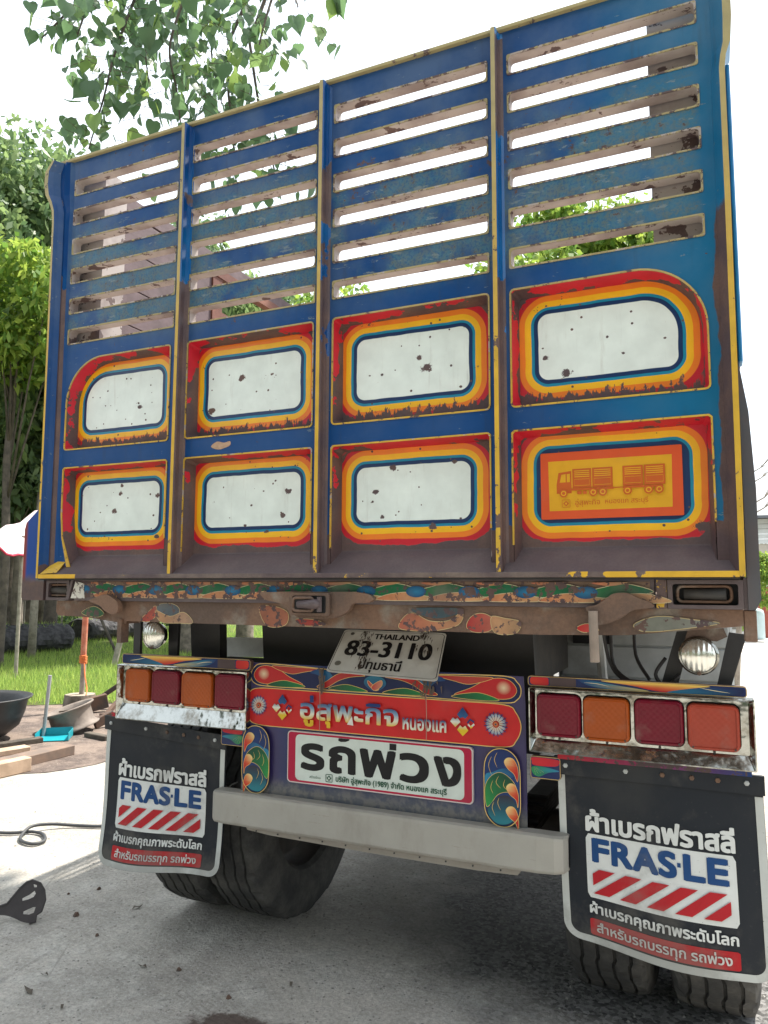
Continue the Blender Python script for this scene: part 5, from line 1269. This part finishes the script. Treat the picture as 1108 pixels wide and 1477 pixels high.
# distant trees all round, too far to tell apart
cl = []
for k in range(230):
    a_ = rnd.uniform(-70, 75); d = rnd.uniform(70, 110); x, y = polar(a_, d); cl.append((x, y, rnd.uniform(1, 5.0), rnd.uniform(2.2, 4.4)))
for k in range(150):
    a_ = rnd.uniform(95, 265); d = rnd.uniform(22, 40); x, y = polar(a_, d); cl.append((x, y, rnd.uniform(1, 5.0), rnd.uniform(2.0, 3.6)))
tag(fast_mesh('distant_trees', crown_verts(cl, 130, .95), 4, LM['dark']), 'belt of distant green trees round the yard', 'trees', kind='stuff')

# understorey behind the lawn at the left
def bush(label, deg, d, r_, h, lm, n=14):
    return T(label, deg, d, h, 0, h * .5, r_, h * .45, n, 330, .13, lm, cat='shrub', clr=h * .33, group='undergrowth behind the lawn')
bush('low dark undergrowth at the foot of the trees by the left edge', 52.5, 24, 2.2, 2.4, 'dark', 22)
bush('low green undergrowth just left of the truck behind the log bed', 47.2, 26, 2.0, 2.2, 'mid', 20)
bush('dark undergrowth seen under the truck beyond the chassis', 41.5, 27, 2.4, 2.2, 'dark', 22)
bush('broad undergrowth far left beyond the picture', 58, 25, 3.0, 2.6, 'dark', 20)

# thin bare trunks in the grove
for i_, (dg_, d, h, r_, lb) in enumerate(((51.0, 20.5, 6.5, .10, 'thin grey trunk left of the thick tree'), (50.2, 18.5, 5.5, .075, 'thin pale trunk directly in front of the thick tree'), (48.6, 21.5, 7, .09, 'thin mottled trunk near the tailgate edge'))):
    x, y = polar(dg_, d); q = MB().tube([(0, 0, -.1), (.05 * i_, 0, h * .4), (-.1, .05, h * .75), (.1, 0, h)], [r_ * 1.2, r_, r_ * .8, r_ * .5], 10)
    for k in range(5): z0 = h * (.5 + .09 * k); q.tube([(0, 0, z0), (rnd.uniform(-.8, .8), rnd.uniform(-.5, .5), z0 + .6)], [r_ * .4, r_ * .15], 6)
    o = empty('slender_tree', (x, y, 0), lb + ' in the grove', 'tree', 'bare trunks in the grove'); q.out('trunk', bark, o, smooth=True)

# overhanging branch with heart shaped leaves
sac = empty('overhanging_tree', (-7.2, 1.4, 0), 'tree whose drooping branch of heart shaped leaves hangs over the tailgate', 'tree')
LOC = Vector((-7.2, 1.4, 0))
q = MB(); q.tube([(0, 0, -.1), (0, 0, .3), (.1, .1, 3), (.4, .2, 6), (.3, .3, 9)], [.42, .32, .27, .2, .1], 14)
limb = [Vector((.4, .2, 5.8)), Vector((2.5, .6, 7.7)), Vector((4.6, 1.0, 7.9)), Vector((5.9, 1.2, 7.6)), Vector((6.9, 1.0, 7.4))]
q.tube(smooth_loop([tuple(v) for v in limb], 5, False), [.13 - .10 * i / 20 for i in range(21)], 8)
q.tube(smooth_loop([tuple(limb[3]), (6.6, 2.4, 7.6), (7.0, 3.6, 8.7)], 4, False), [.05 - .004 * i for i in range(9)], 6)
q.out('trunk', bark, sac, smooth=True)
cl = []
for k in range(40):
    a_ = rnd.uniform(0, 6.28); e = rnd.uniform(-1, 1); cl.append((-1.6 + 2.0 * math.cos(a_) * rnd.random(), -1.6 + 2.2 * math.sin(a_) * rnd.random(), 9.0 + 1.6 * e, rnd.uniform(.7, 1.1)))
for k in range(10): cl.append((7.0 + rnd.uniform(-1.0, .6), 3.4 + rnd.uniform(-.35, .5) - .15, 8.7 + rnd.uniform(-.1, .5), rnd.uniform(.25, .45)))
fast_mesh('crown', crown_verts(cl, 200, .16), 4, LM['mid'], sac)
def _bodhi():
    m = M('heart_leaf', .38, spec=.5); n = m.nt.nodes.new('ShaderNodeObjectInfo'); rv = V(m.nt, n.outputs['Random'])
    c = m.mix(rv.step(.1, .9), (.085, .16, .085), (.15, .27, .09)); m.color(c)
    t = m.nt.nodes.new('ShaderNodeBsdfTranslucent'); m.nt.links.new(m.mix(rv.step(.2, .95), (.16, .28, .12), (.36, .50, .12)), t.inputs[0])
    ad = m.nt.nodes.new('ShaderNodeMixShader'); ad.inputs[0].default_value = .42
    m.nt.links.new(m.b.outputs[0], ad.inputs[1]); m.nt.links.new(t.outputs[0], ad.inputs[2]); m.nt.links.new(ad.outputs[0], m.nt.nodes['Material Output'].inputs[0]); return m.done()
bod = _bodhi()
hs = [(0, 0), (.20, .10), (.40, .02), (.48, -.20), (.40, -.46), (.22, -.72), (.07, -.90), (0, -1.08)]
lv = []; 
for u, v in hs: lv.append((0, -.02, v))
lv = [(0, 0, 0), (0, .03, -.25), (0, .03, -.55), (0, -.02, -.85), (0, -.06, -1.15)] + [(s * u, -.10 * u * 2 + .0, v) for s in (1, -1) for u, v in [(.20, .10), (.42, .02), (.50, -.22), (.40, -.50), (.20, -.76), (.06, -.95)]]
lf = [(0, 5, 6), (0, 6, 1), (1, 6, 7), (1, 7, 2), (2, 7, 8), (2, 8, 9), (2, 9, 3), (3, 9, 10), (3, 10, 4)]; lf += [tuple(reversed([i + 6 if i > 4 else i for i in t])) for t in lf]
lf.append((0, 4, 3))
leaf_me = bpy.data.meshes.new('leaf'); leaf_me.from_pydata(lv, [], lf); leaf_me.materials.append(bod); leaf_me.polygons.foreach_set('use_smooth', [True] * len(lf)); leaf_me.update()
strands = []   # (points in space, leaves, spread)
def strand(pts, n, spread, dep):
    w_ = [ray(u, v, dep + dd) for u, v, dd in pts]; strands.append((w_, n, spread))
strand([(230, -90, .3), (190, 10, .1), (165, 80, 0), (150, 140, -.1), (128, 215, -.1)], 58, .11, 5.0)
strand([(150, -80, .2), (120, -10, 0), (90, 25, 0), (60, 55, 0)], 20, .10, 5.0)
strand([(150, -80, .2), (125, 10, .1), (112, 50, 0)], 8, .06, 5.1)
strand([(300, -90, 0), (265, 0, 0), (245, 70, 0), (255, 130, 0), (262, 190, 0)], 120, .26, 4.9)
strand([(260, -90, .4), (225, 0, .3), (210, 60, .3), (215, 120, .3)], 70, .18, 5.1)
strand([(340, -90, .2), (320, 0, .2), (305, 70, .2), (320, 150, .2)], 80, .20, 5.2)
strand([(420, -90, .2), (395, -10, .1), (380, 40, 0), (372, 75, 0)], 26, .13, 4.9)
strand([(440, -90, .2), (425, -20, .1), (430, 10, 0)], 8, .09, 4.9)
strand([(520, -80, .2), (495, -10, 0), (484, 8, 0)], 5, .03, 4.9)
strand([(330, 60, .6), (330, 140, .6), (340, 190, .6), (330, 235, .5), (310, 260, .5)], 60, .20, 5.2)
strand([(360, 60, .6), (375, 160, .6), (390, 220, .6), (405, 285, .5)], 34, .12, 5.2)
lc = 0; stuff = MB(); twig = MB(); allp = []
for w_, n, sp in strands:
    sm = smooth_loop([tuple(p - LOC) for p in w_], 6, False)
    twig.tube(sm, [.012 - .008 * i / len(sm) for i in range(len(sm))], 5)
    for k in range(int(n * 1.7)):
        t = rnd.uniform(.12, 1) * (len(sm) - 1); i = min(int(t), len(sm) - 2); c = Vector(sm[i]).lerp(Vector(sm[i + 1]), t - i)
        off = Vector((rnd.gauss(0, 1), rnd.gauss(0, 1.3), rnd.gauss(0, .7))) * sp; allp.append((c, c + off))
    root = min(limb, key=lambda q_: (q_ - Vector(sm[0])).length); twig.tube([root, (root + Vector(sm[0])) / 2 + Vector((0, 0, .1)), sm[0]], [.03, .02, .012], 6)
rnd.shuffle(allp)
for c, p in allp:
    dl_ = p - c; c2 = p - dl_ * min(1, .11 / max(dl_.length, .01)) + Vector((0, 0, .03)); twig.tube([c2, p], [.0022, .0015], 3, cap=False)
    s = rnd.choice((rnd.uniform(.05, .09), rnd.uniform(.08, .135))); mtx = Matrix.Translation(p) @ Matrix.Rotation(rnd.uniform(0, 6.28), 4, 'Z') @ Matrix.Rotation(rnd.gauss(0, .45), 4, 'X') @ Matrix.Rotation(rnd.gauss(0, .3), 4, 'Y') @ Matrix.Scale(s, 4)
    if lc < 296:
        o = bpy.data.objects.new('leaf', leaf_me); COL.objects.link(o); o.parent = sac; o.matrix_local = mtx; lc += 1
    else: stuff.add([tuple(mtx @ Vector(v)) for v in lv], lf)
twig.out('twigs', bark2, sac); o = stuff.out('more_leaves', bod, sac, smooth=True); tag(o, kind='stuff')

# ---- clutter at the left
def at(u, v, z=0.0):
    d = (ray(u, v, 1.0) - CAMP); t = (z - CAMP.z) / d.z; return CAMP + d * t
x, y = polar(52.3, 8.25)
iron = simple('black_cast_metal', (.035, .035, .037), .5, .4, 14, .2)
q = MB(); q.lathe([(0, .0), (.16, .01), (.30, .05), (.41, .14), (.455, .26), (.475, .37), (.515, .40), (.52, .412), (.505, .415), (.465, .385), (.44, .27), (.40, .16), (.28, .07), (0, .03)], (0, 0, 0), 'Z', 44)
o = q.out('black_pan', iron, None, smooth=True); o.location = (x, y, .0); tag(o, 'large round black pan standing on the dirt at the left edge', 'pan')
p = at(62, 1064); pipe = simple('dull_pipe', (.36, .36, .37), .5, .3, 10)
o = MB().tube([(0, 0, 0), (.03, .0, .30), (.045, .01, .60)], .017, 12).out('dustpan_handle', pipe, None)
dp = empty('dustpan', (p.x, p.y, .0), 'turquoise plastic dustpan with an upright grey handle beside the black pan', 'dustpan')
o.parent = dp; o.name = 'handle'
tl = simple('turquoise_plastic', (.015, .30, .36), .35, .2, 6); q = MB()
q.box(-.15, .15, -.14, .14, .004, .010); q.box(-.15, -.144, -.14, .14, .010, .075); q.box(.144, .15, -.14, .14, .010, .075); q.box(-.1439, .1439, .134, .14, .010, .085)
o = q.out('scoop', tl, dp); o.rotation_euler = (0, 0, R(38)); o.location = (.17, -.02, .006)
# old lorry wheel rim
q = MB(); q.lathe([(.245, -.11), (.250, -.10), (.225, -.085), (.205, -.06), (.205, .06), (.225, .085), (.250, .10), (.245, .115), (.232, .10), (.212, .085), (.195, .06), (.195, -.06), (.215, -.09)], (0, 0, 0), 'Z', 40)
wr = empty('old_wheel_rim', (-4.90, 3.72, .135), 'rusty steel wheel rim lying tilted in the dirt by the stump', 'wheel rim'); wr.rotation_euler = (R(12), R(-14), 0)
q.out('rim', simple('dusty_rim_steel', (.16, .13, .11), .8, .5, 8, .3, col2=(.24, .20, .17)), wr, smooth=True)
MB().lathe([(.19, -.02), (.12, -.03), (.07, -.02), (.07, -.015), (.12, -.024), (.19, -.014)], (0, 0, 0), 'Z', 32).out('disc', simple('rim_disc_rust', (.11, .085, .07), .8, .5, 9), wr)
MB().tube(smooth_loop([(.1 * math.cos(a_ * 1.9), .1 * math.sin(a_ * 2.3), .02 + .01 * a_) for a_ in range(9)], 4, False), .008, 6).out('scrap_wire', bark2, wr)
# stump with a painted pole and rope
p = at(115, 1026); q = MB(); cut = simple('cut_wood_end', (.32, .26, .20), .85, .4, 20)
q.lathe([(.185, -.02), (.18, .08), (.17, .17), (.165, .20)], (0, 0, 0), 'Z', 18, fn=lambda r, h, i, j: (r * (1 + .06 * math.sin(i * 2.4)), h)); b0 = len(q.v)
st_ = empty('tree_stump', (p.x, p.y, 0), 'short sawn tree stump holding up a red painted pole', 'stump'); q.out('stump_bark', bark, st_)
MB().lathe([(0, .203), (.166, .200)], (0, 0, 0), 'Z', 18, fn=lambda r, h, i, j: (r * (1 + .06 * math.sin(i * 2.4)), h)).out('cut_face', cut, st_)
pole = empty('red_pole', (p.x + .02, p.y, .203), 'thin faded red pole standing in the stump with orange rope tied round it', 'pole')
MB().tube([(0, 0, 0), (.01, 0, .34), (.0, .0, .35)], .030, 12).out('bare_foot', weath, pole); MB().tube([(0, 0, .35), (.01, 0, 1.2), (.02, 0, 2.3)], .034, 12).out('painted_shaft', simple('faded_red_wood', (.46, .13, .07), .7, .4, 16, .3, col2=(.55, .24, .15)), pole)
rope = simple('orange_rope', (.75, .20, .05), .7, .3, 60); q = MB()
for k in range(5): q.tube([(.040 * math.cos(t), .040 * math.sin(t), .36 + k * .018 + .018 * t / 6.28) for t in [i * .4 for i in range(17)]], .007, 6)
q.tube(smooth_loop([(.04, -.02, .36), (.10, -.06, .22), (.18, -.10, .08), (.23, -.16, .02)], 5, False), .007, 6); q.out('rope', rope, pole)
# scrap iron pile
rust3 = simple('brown_scrap_iron', (.13, .075, .05), .85, .5, 9, .4, col2=(.06, .05, .045)); sc = []
for i_, (u, v, L, w_, h_, az, el, lb) in enumerate(((150, 1022, .46, .07, .05, 20, 34, 'rusty iron bar propped on the scrap pile beside the stump'), (158, 1040, .38, .12, .06, -30, 6, 'flat rusty plate at the foot of the scrap pile'), (140, 1028, .26, .09, .16, 55, 12, 'squat block of scrap iron between rim and truck'),
        (168, 1030, .42, .05, .05, 100, 28, 'thin rusty bar leaning behind the mud flap'), (140, 1066, .34, .07, .045, -12, 0, 'short broken board lying flat in front of the scrap'), (152, 1050, .22, .05, .10, 70, 20, 'short upright offcut of iron in the scrap pile'))):
    p = at(u, v); q = MB().box(-L / 2, L / 2, -w_ / 2, w_ / 2, 0, h_, bev=.006)
    o = q.out('scrap_iron', rust3 if i_ != 4 else bark2, None); o.location = (p.x, p.y, .005 + abs(math.sin(R(el))) * L / 2); o.rotation_euler = (0, -R(el), R(az)); tag(o, lb, 'scrap metal', 'scrap beside the stump')
# sticks leaning
for (u0, v0, u1, v1, r_, dd, lb) in ((164, 962, 186, 872, .055, 12.5, 'pale split board leaning on the lawn beside the truck'), (170, 945, 140, 880, .03, 13.5, 'dark thin stick leaning left on the lawn')):
    a_ = at(u0, v0); dep = (a_ - CAMP).dot(fw); b_ = ray(u1, v1, dep + .25); q = MB().tube([(0, 0, -.02), tuple(b_ - a_), tuple((b_ - a_) * 1.25)], [r_, r_, r_ * .9], 6)
    o = q.out('leaning_stick', weath if r_ > .04 else bark2); o.location = a_; tag(o, lb, 'stick')
# squared timbers
tim = simple('grey_brown_timber', (.23, .155, .115), .85, .5, 6, .4, col2=(.15, .115, .095)); tim2 = simple('fresh_pale_timber', (.50, .36, .26), .8, .35, 8, .3, col2=(.38, .27, .19))
for (u0, v0, u1, v1, w_, h_, mt_, lb) in ((98, 1088, -40, 1122, .17, .085, tim, 'dark squared timber beam lying nearest the turquoise dustpan'), (40, 1112, -60, 1134, .10, .11, tim2, 'short pale timber beam lying in front of the dark one'), (40, 1084, -50, 1098, .13, .05, tim2, 'pale sunlit plank lying behind the dark timber beam'), (60, 1071, -30, 1084, .09, .05, bark2, 'old dark board lying against the black pan')):
    a_ = at(u0, v0); b_ = at(u1, v1); L = (b_ - a_).length; q = MB().box(0, L, -w_ / 2, w_ / 2, 0, h_, bev=.006); o = q.out('timber_beam', mt_)
    o.location = (a_.x, a_.y, .004); o.rotation_euler = (0, R(.4), math.atan2(b_.y - a_.y, b_.x - a_.x)); tag(o, lb, 'timber', 'timbers at the left edge')
# black hose
hp = [at(u, v) for u, v in ((-60, 1199), (-20, 1203), (15, 1205), (45, 1203), (62, 1207), (64, 1216), (48, 1221), (32, 1217), (30, 1210), (45, 1201), (75, 1196), (110, 1194), (150, 1195), (200, 1190), (260, 1180))]
hz_ = [.014] * 5 + [.014] * 4 + [.036, .030, .014, .014, .014, .014]
o = MB().tube(smooth_loop([(p.x, p.y, z) for p, z in zip(hp, hz_)], 6, False), .0095, 8).out('black_hose', simple('grey_black_hose', (.05, .052, .055), .55, .3, 10), smooth=True); tag(o, 'dark air hose looped once on the sunlit concrete', 'hose')
# torn bracket lying at the left edge
bp = [(-.14, -.02), (-.06, .015), (-.01, .10), (.02, .135), (.05, .148), (.10, .135), (.135, .10), (.155, .05), (.15, -.01), (.125, -.03), (.13, -.065), (.10, -.075), (.05, -.070), (.0, -.055), (-.06, -.045), (-.14, -.050)]
h1 = [(.018, .050), (.055, .072), (.080, .095), (.092, .080), (.085, .062), (.055, .045), (.022, .036)]; h2 = [(.045, -.018), (.095, .008), (.112, .010), (.110, -.020), (.085, -.032), (.048, -.032)]; h3 = [(.062, .128), (.085, .125), (.088, .114), (.07, .112)]
# orient holes clockwise
q = MB(); q.holed(smooth_loop(bp, 3), [list(reversed(h1)), list(reversed(h2)), list(reversed(h3))], -.008, .0)
q.tube([(bp[k][0], -.004, bp[k][1]) for k in range(0, 12)], .008, 6)
p = at(28, 1337); o = q.out('perforated_bracket', simple('black_rubbery_scrap', (.045, .038, .038), .75, .5, 12, .4)); o.location = (p.x - .055, p.y + .03, .060); o.scale = (.74, .74, .74)
o.rotation_euler = (R(-24), R(4), R(24)); tag(o, 'torn dark bracket with two oval holes lying on the concrete', 'bracket')
# bits of leaf and stone on the concrete
lbs = ['largest dark stone on the concrete right of the perforated bracket', 'small stone between the hose loop and the perforated bracket', 'small dark stone just below the left mud flap corner', 'tiny stone close to the top right of the perforated bracket', 'stone in the shade below the left inner wheel', 'small stone midway between bracket and left wheels', 'small stone beside the brown stain at the bottom edge']
lbl = ['largest curled dry leaf lying below the perforated bracket', 'dry leaf lying below the left mud flap', 'dry leaf in the shade left of the brown stain', 'dry leaf lying between the largest leaf and the bracket', 'small dry leaf nearest the bottom left corner', 'dry leaf in the shade above the brown stain']
for (u, v, s, kind_) in ((110, 1321, .016, 's'), (62, 1283, .010, 's'), (143, 1283, .012, 's'), (99, 1290, .008, 's'), (46, 1436, .036, 'l'), (190, 1313, .030, 'l'), (212, 1397, .022, 'l'), (70, 1408, .018, 'l'), (90, 1452, .016, 'l'), (420, 1419, .018, 'l'), (258, 1400, .012, 's'), (140, 1350, .010, 's'), (330, 1440, .012, 's')):
    p = at(u, v); a0 = rnd.uniform(0, 6)
    if kind_ == 's':
        q = MB(); vs = [(s * math.cos(a0 + k * 1.05) * rnd.uniform(.7, 1.1), s * math.sin(a0 + k * 1.05) * rnd.uniform(.7, 1.1), 0) for k in range(6)] + [(s * .5 * math.cos(a0 + k * 2.1), s * .5 * math.sin(a0 + k * 2.1), s * .9) for k in range(3)]
        q.add(vs, [(0, 1, 6), (1, 2, 6), (2, 7, 6), (2, 3, 7), (3, 4, 7), (4, 8, 7), (4, 5, 8), (5, 0, 8), (0, 6, 8), (6, 7, 8)]); o = q.out('small_stone', rust3); tag(o, lbs.pop(0), 'stone', 'loose stones on the concrete')
    else:
        q = MB(); q.add([(0, 0, .002), (s * .6, s * .35, .012), (s * 1.3, s * .1, .004), (s * 2, 0, .010), (s * 1.2, -s * .35, .002), (s * .5, -s * .3, .012)], [(0, 1, 5), (1, 2, 5), (2, 4, 5), (2, 3, 4)]); o = q.out('dry_leaf', bark2); tag(o, lbl.pop(0), 'leaf', 'dry leaves on the concrete')
    o.location = (p.x, p.y, .001); o.rotation_euler = (0, 0, a0)

# black log beds with weeds
charm = simple('charred_log_crust', (.035, .033, .036), .9, .5, 9, .9, col2=(.085, .082, .085))
def logbed(d0, a0, d1, a1, r_, lb):
    x0, y0 = polar(d0, a0); x1, y1 = polar(d1, a1); L = math.hypot(x1 - x0, y1 - y0); n = 30; q = MB(); rings = []
    for i in range(n + 1):
        k = 1 - .12 * (i in (0, n)); rings.append([(L * i / n, r_ * k * 1.1 * math.cos(t) * (1 + .07 * math.sin(i * 1.3 + t * 3)), r_ * .5 + r_ * k * math.sin(t) * .58 * (1 + .05 * math.sin(i * 2.1 + t * 5)) + .03) for t in [2 * math.pi * j / 18 for j in range(18)]])
    q.loft(rings); q.add(rings[0], [tuple(range(18))]); q.add(rings[-1], [tuple(range(17, -1, -1))])
    e = empty('log_bed', (x0, y0, 0), lb, 'log', 'black logs edging the lawn', math.atan2(y1 - y0, x1 - x0)); q.out('log_body', charm, e, smooth=False)
    pts = np.array([[rnd.uniform(0, L), rnd.gauss(0, r_ * .35), r_ * 1.02] for _ in range(int(700 * L / 5))]); o = fast_mesh('weeds', blades(pts, .13, .008, .6), 3, bpy.data.materials['grass_blades'], e); tag(o, kind='stuff')
logbed(46.75, 18.9, 56, 18.2, .56, 'large black crusted log bed with weeds on top left of the truck')
logbed(46.0, 22.0, 41.5, 23.5, .55, 'black log bed farther back seen under the truck corner')
# poles
p = at(45, 950); o = MB().tube([(0, 0, -.02), (.02, 0, 1.5), (-.02, .03, 3.6)], [.085, .075, .06], 9).out('wooden_post', weath, smooth=True); o.location = p; tag(o, 'pale upright wooden post standing before the black log bed', 'post')
# awning of pale cloth with a red hem
Aw = [ray(60, 735, 12.6), ray(38, 803, 12.0), ray(-20, 792, 11.5), ray(-95, 812, 11.2), ray(-20, 770, 12.2)]
aw = empty('awning', (Aw[0].x, Aw[0].y, 0), 'pale pink cloth awning with a red hem pitched at the left edge', 'awning'); q = MB(); NN = 14
b0 = Aw[0] - Vector((aw.location)); top_e = [Aw[0].lerp(Aw[3], i / NN) for i in range(NN + 1)]; low_e = smooth_loop([tuple(v) for v in (Aw[1], Aw[2], Aw[3] + Vector((0, 0, -.12)))], 7, False)
rows = []
for i in range(NN + 1):
    a_, b_ = top_e[i], Vector(low_e[i]); rows.append([tuple(a_.lerp(b_, j / 6) - aw.location + Vector((0, 0, .04 * math.sin(i * 1.5 + j) + (-.03 * abs(math.sin(i * 1.2)) if j == 6 else 0)))) for j in range(7)])
q.loft(rows, closed=False); pk = M('pale_awning_cloth', .8); pk.color(pk.mix(pk.noise(3, 4).step(.4, .7), (.74, .62, .62), (.66, .50, .52))); pk.bump(pk.noise(4, 4), .5, .05); o = q.out('cloth', pk.done(), aw, smooth=True)
MB().tube([r[-1] for r in rows], .022, 6).out('hem', simple('red_hem', (.45, .03, .07), .7), aw); MB().tube([rows[0][0], rows[0][-1]], .018, 6).out('corner_hem', bpy.data.materials['red_hem'], aw)
for i in (2, 8): MB().tube([(rows[i][3][0], rows[i][3][1], rows[i][3][2]), (rows[i][3][0], rows[i][3][1], 0)], .03, 8).out('support_pole', weath, aw)
# bamboo fence below it
bf = empty('stick_fence', (*polar(52, 21.5), 0), 'rough fence of thin pale sticks below the awning', 'fence'); x0, y0 = polar(53.5, 21.5); x1, y1 = polar(49.6, 21.9); o0 = Vector(bf.location)
for k in range(6):
    t = k / 5; x, y = x0 + (x1 - x0) * t - o0.x, y0 + (y1 - y0) * t - o0.y; MB().tube([(x, y, 0), (x + rnd.uniform(-.06, .06), y, 1.2), (x + rnd.uniform(-.1, .1), y, 2.4 + rnd.uniform(-.2, .3))], [.05, .042, .035], 8).out('stake', weath, bf)
for k, zz in enumerate((1.95, 2.25)): MB().tube([(x0 - o0.x - .8, y0 - o0.y - .05, zz - .15), (x1 - o0.x, y1 - o0.y - .05, zz + .0)], .028, 6).out('fence_rail', weath, bf)
# round sign and parked car behind
p = ray(90, 872, 19); sg = empty('round_sign', (p.x, p.y, 0), 'small round white and blue sign low behind the black log bed', 'sign')
MB().lathe([(0, -.02), (.22, -.02), (.22, .02), (0, .02)], (0, 0, p.z), 'Y', 28).out('disc', simple('sign_white', (.7, .72, .75), .4, .1), sg); a = Art(lambda u, v, l: (u, -.021 - l, v + p.z)); a.ring((0, 0), .17, .04, (.02, .05, .30), 24); a.ring((.02, -.02), .09, .03, (.02, .05, .30), 20); a.poly(rectp(-.22, .22, -.26, -.215), (.6, .04, .05)); a.out('sign_print', MT['print'], sg)
MB().box(-.02, .02, .021, .05, 0, p.z).out('sign_post', weath, sg); sg.rotation_euler = (0, 0, R(42))
x, y = polar(44.6, 29); car = empty('parked_car', (x, y, 0), 'grey blue car parked far behind the lawn under the truck corner', 'car', rz=R(30)); cp = simple('grey_blue_car_paint', (.10, .13, .19), .25, .1)
prof = [(-2.1, .30), (-2.15, .75), (-1.95, .92), (-1.2, .98), (-.55, 1.42), (.75, 1.45), (1.45, 1.02), (2.0, .92), (2.1, .55), (2.05, .30)]
MB().prism(prof, -.82, .82).out('body', cp, car); gl = simple('car_window_glass', (.03, .035, .04), .1, .1)
for s in (-1, 1): MB().prism([(-1.0, 1.0), (-.48, 1.36), (.08, 1.38), (.08, 1.0)], s * .815, s * .83).out('window', gl, car); MB().prism([(.14, 1.0), (.14, 1.38), (.70, 1.38), (1.25, 1.02)], s * .815, s * .83).out('window', gl, car)
for sx in (-1.35, 1.3):
    for s in (-1, 1): MB().lathe([(.0, -.10), (.20, -.10), (.31, -.09), (.33, -.04), (.33, .04), (.31, .09), (.0, .10)], (sx, s * .76, .33), 'Y', 24).out('wheel', MT['tyre'], car)
# ---- right: house, posts, drum
x, y = polar(-2.35, 30); hs_ = empty('house', (x, y, 0), 'white boarded house with a dark roof at the right edge', 'house'); wb_ = simple('white_weatherboard', (.62, .65, .66), .6, .15, 4)
MB().box(0, 9, 0, 6, 0, 3.1).out('wall', simple('house_lower_wall', (.50, .46, .40), .7, .3, 3), hs_)
for k in range(5): MB().box(-.15, 9.1, -.06, -.001, 3.11 + k * .18, 3.11 + k * .18 + .165).out('fascia_board', wb_, hs_)
q = MB(); q.add([(-.5, -.7, 3.98), (9.5, -.7, 3.98), (9.5, 3, 5.6), (-.5, 3, 5.6), (9.5, 6.7, 3.98), (-.5, 6.7, 3.98), (-.5, -.7, 4.08), (9.5, -.7, 4.08), (9.5, 3, 5.7), (-.5, 3, 5.7), (9.5, 6.7, 4.08), (-.5, 6.7, 4.08)], [(0, 1, 2, 3), (3, 2, 4, 5), (6, 9, 8, 7), (9, 11, 10, 8), (0, 6, 7, 1), (0, 3, 9, 6), (3, 5, 11, 9), (1, 7, 8, 2), (2, 8, 10, 4)]); q.out('roof', simple('dark_tin_roof', (.12, .13, .15), .5, .3, 3), hs_)
MB().add([(-.2, 0, 3.9), (-.2, 6, 3.9), (-.2, 3, 5.4)], [(0, 1, 2)]).out('gable', wb_, hs_)
MB().box(1.0, 2.1, -.02, -.001, .0, 2.1).out('door', simple('dark_door', (.06, .045, .04), .6), hs_); MB().box(2.8, 4.2, -.02, -.001, .9, 2.0).out('window', gl, hs_)
x, y = polar(-2.95, 26); o = MB().box(-.16, .16, -.16, .16, 0, 1.55, bev=.01).out('red_post', simple('red_brown_post_paint', (.30, .07, .045), .6)); o.location = (x, y, 0); tag(o, 'square red brown post standing in front of the house', 'post')
x, y = polar(-2.5, 25); o = MB().lathe([(0, 0), (.19, 0), (.20, .05), (.20, .75), (.17, .86), (.08, .90), (0, .90)], (0, 0, 0), 'Z', 20).out('pale_drum', simple('pale_blue_drum', (.50, .62, .64), .4, .2, 5), smooth=True); o.location = (x, y, 0); tag(o, 'pale blue white plastic drum beside the red post', 'drum')
# bare twiggy sapling
x, y = polar(-0.9, 9.5); q = MB().tube([(0, 0, 0), (.1, 0, 1.4), (0, 0, 2.6), (-.1, .1, 4.2)], [.035, .03, .022, .012], 7)
for k in range(7):
    z0 = 2.05 + k * .12; s_ = 1 if k % 3 else -1; L = rnd.uniform(.45, .72) if s_ > 0 else .2; p1 = Vector((s_ * L * .6, rnd.uniform(-.2, .2), z0 + L * .35)); p2 = Vector((s_ * L, rnd.uniform(-.3, .3), z0 + L * .75)); q.tube([(0, 0, z0), p1, p2], [.010, .007, .003], 5)
    for j in range(3): q.tube([p1, p1 + Vector((s_ * rnd.uniform(.05, .25), rnd.uniform(-.2, .2), rnd.uniform(.0, .25)))], [.005, .002], 4)
o = q.out('bare_sapling', weath); o.location = (x, y, 0); tag(o, 'bare twiggy sapling whose twigs stick out past the right edge of the truck', 'sapling')
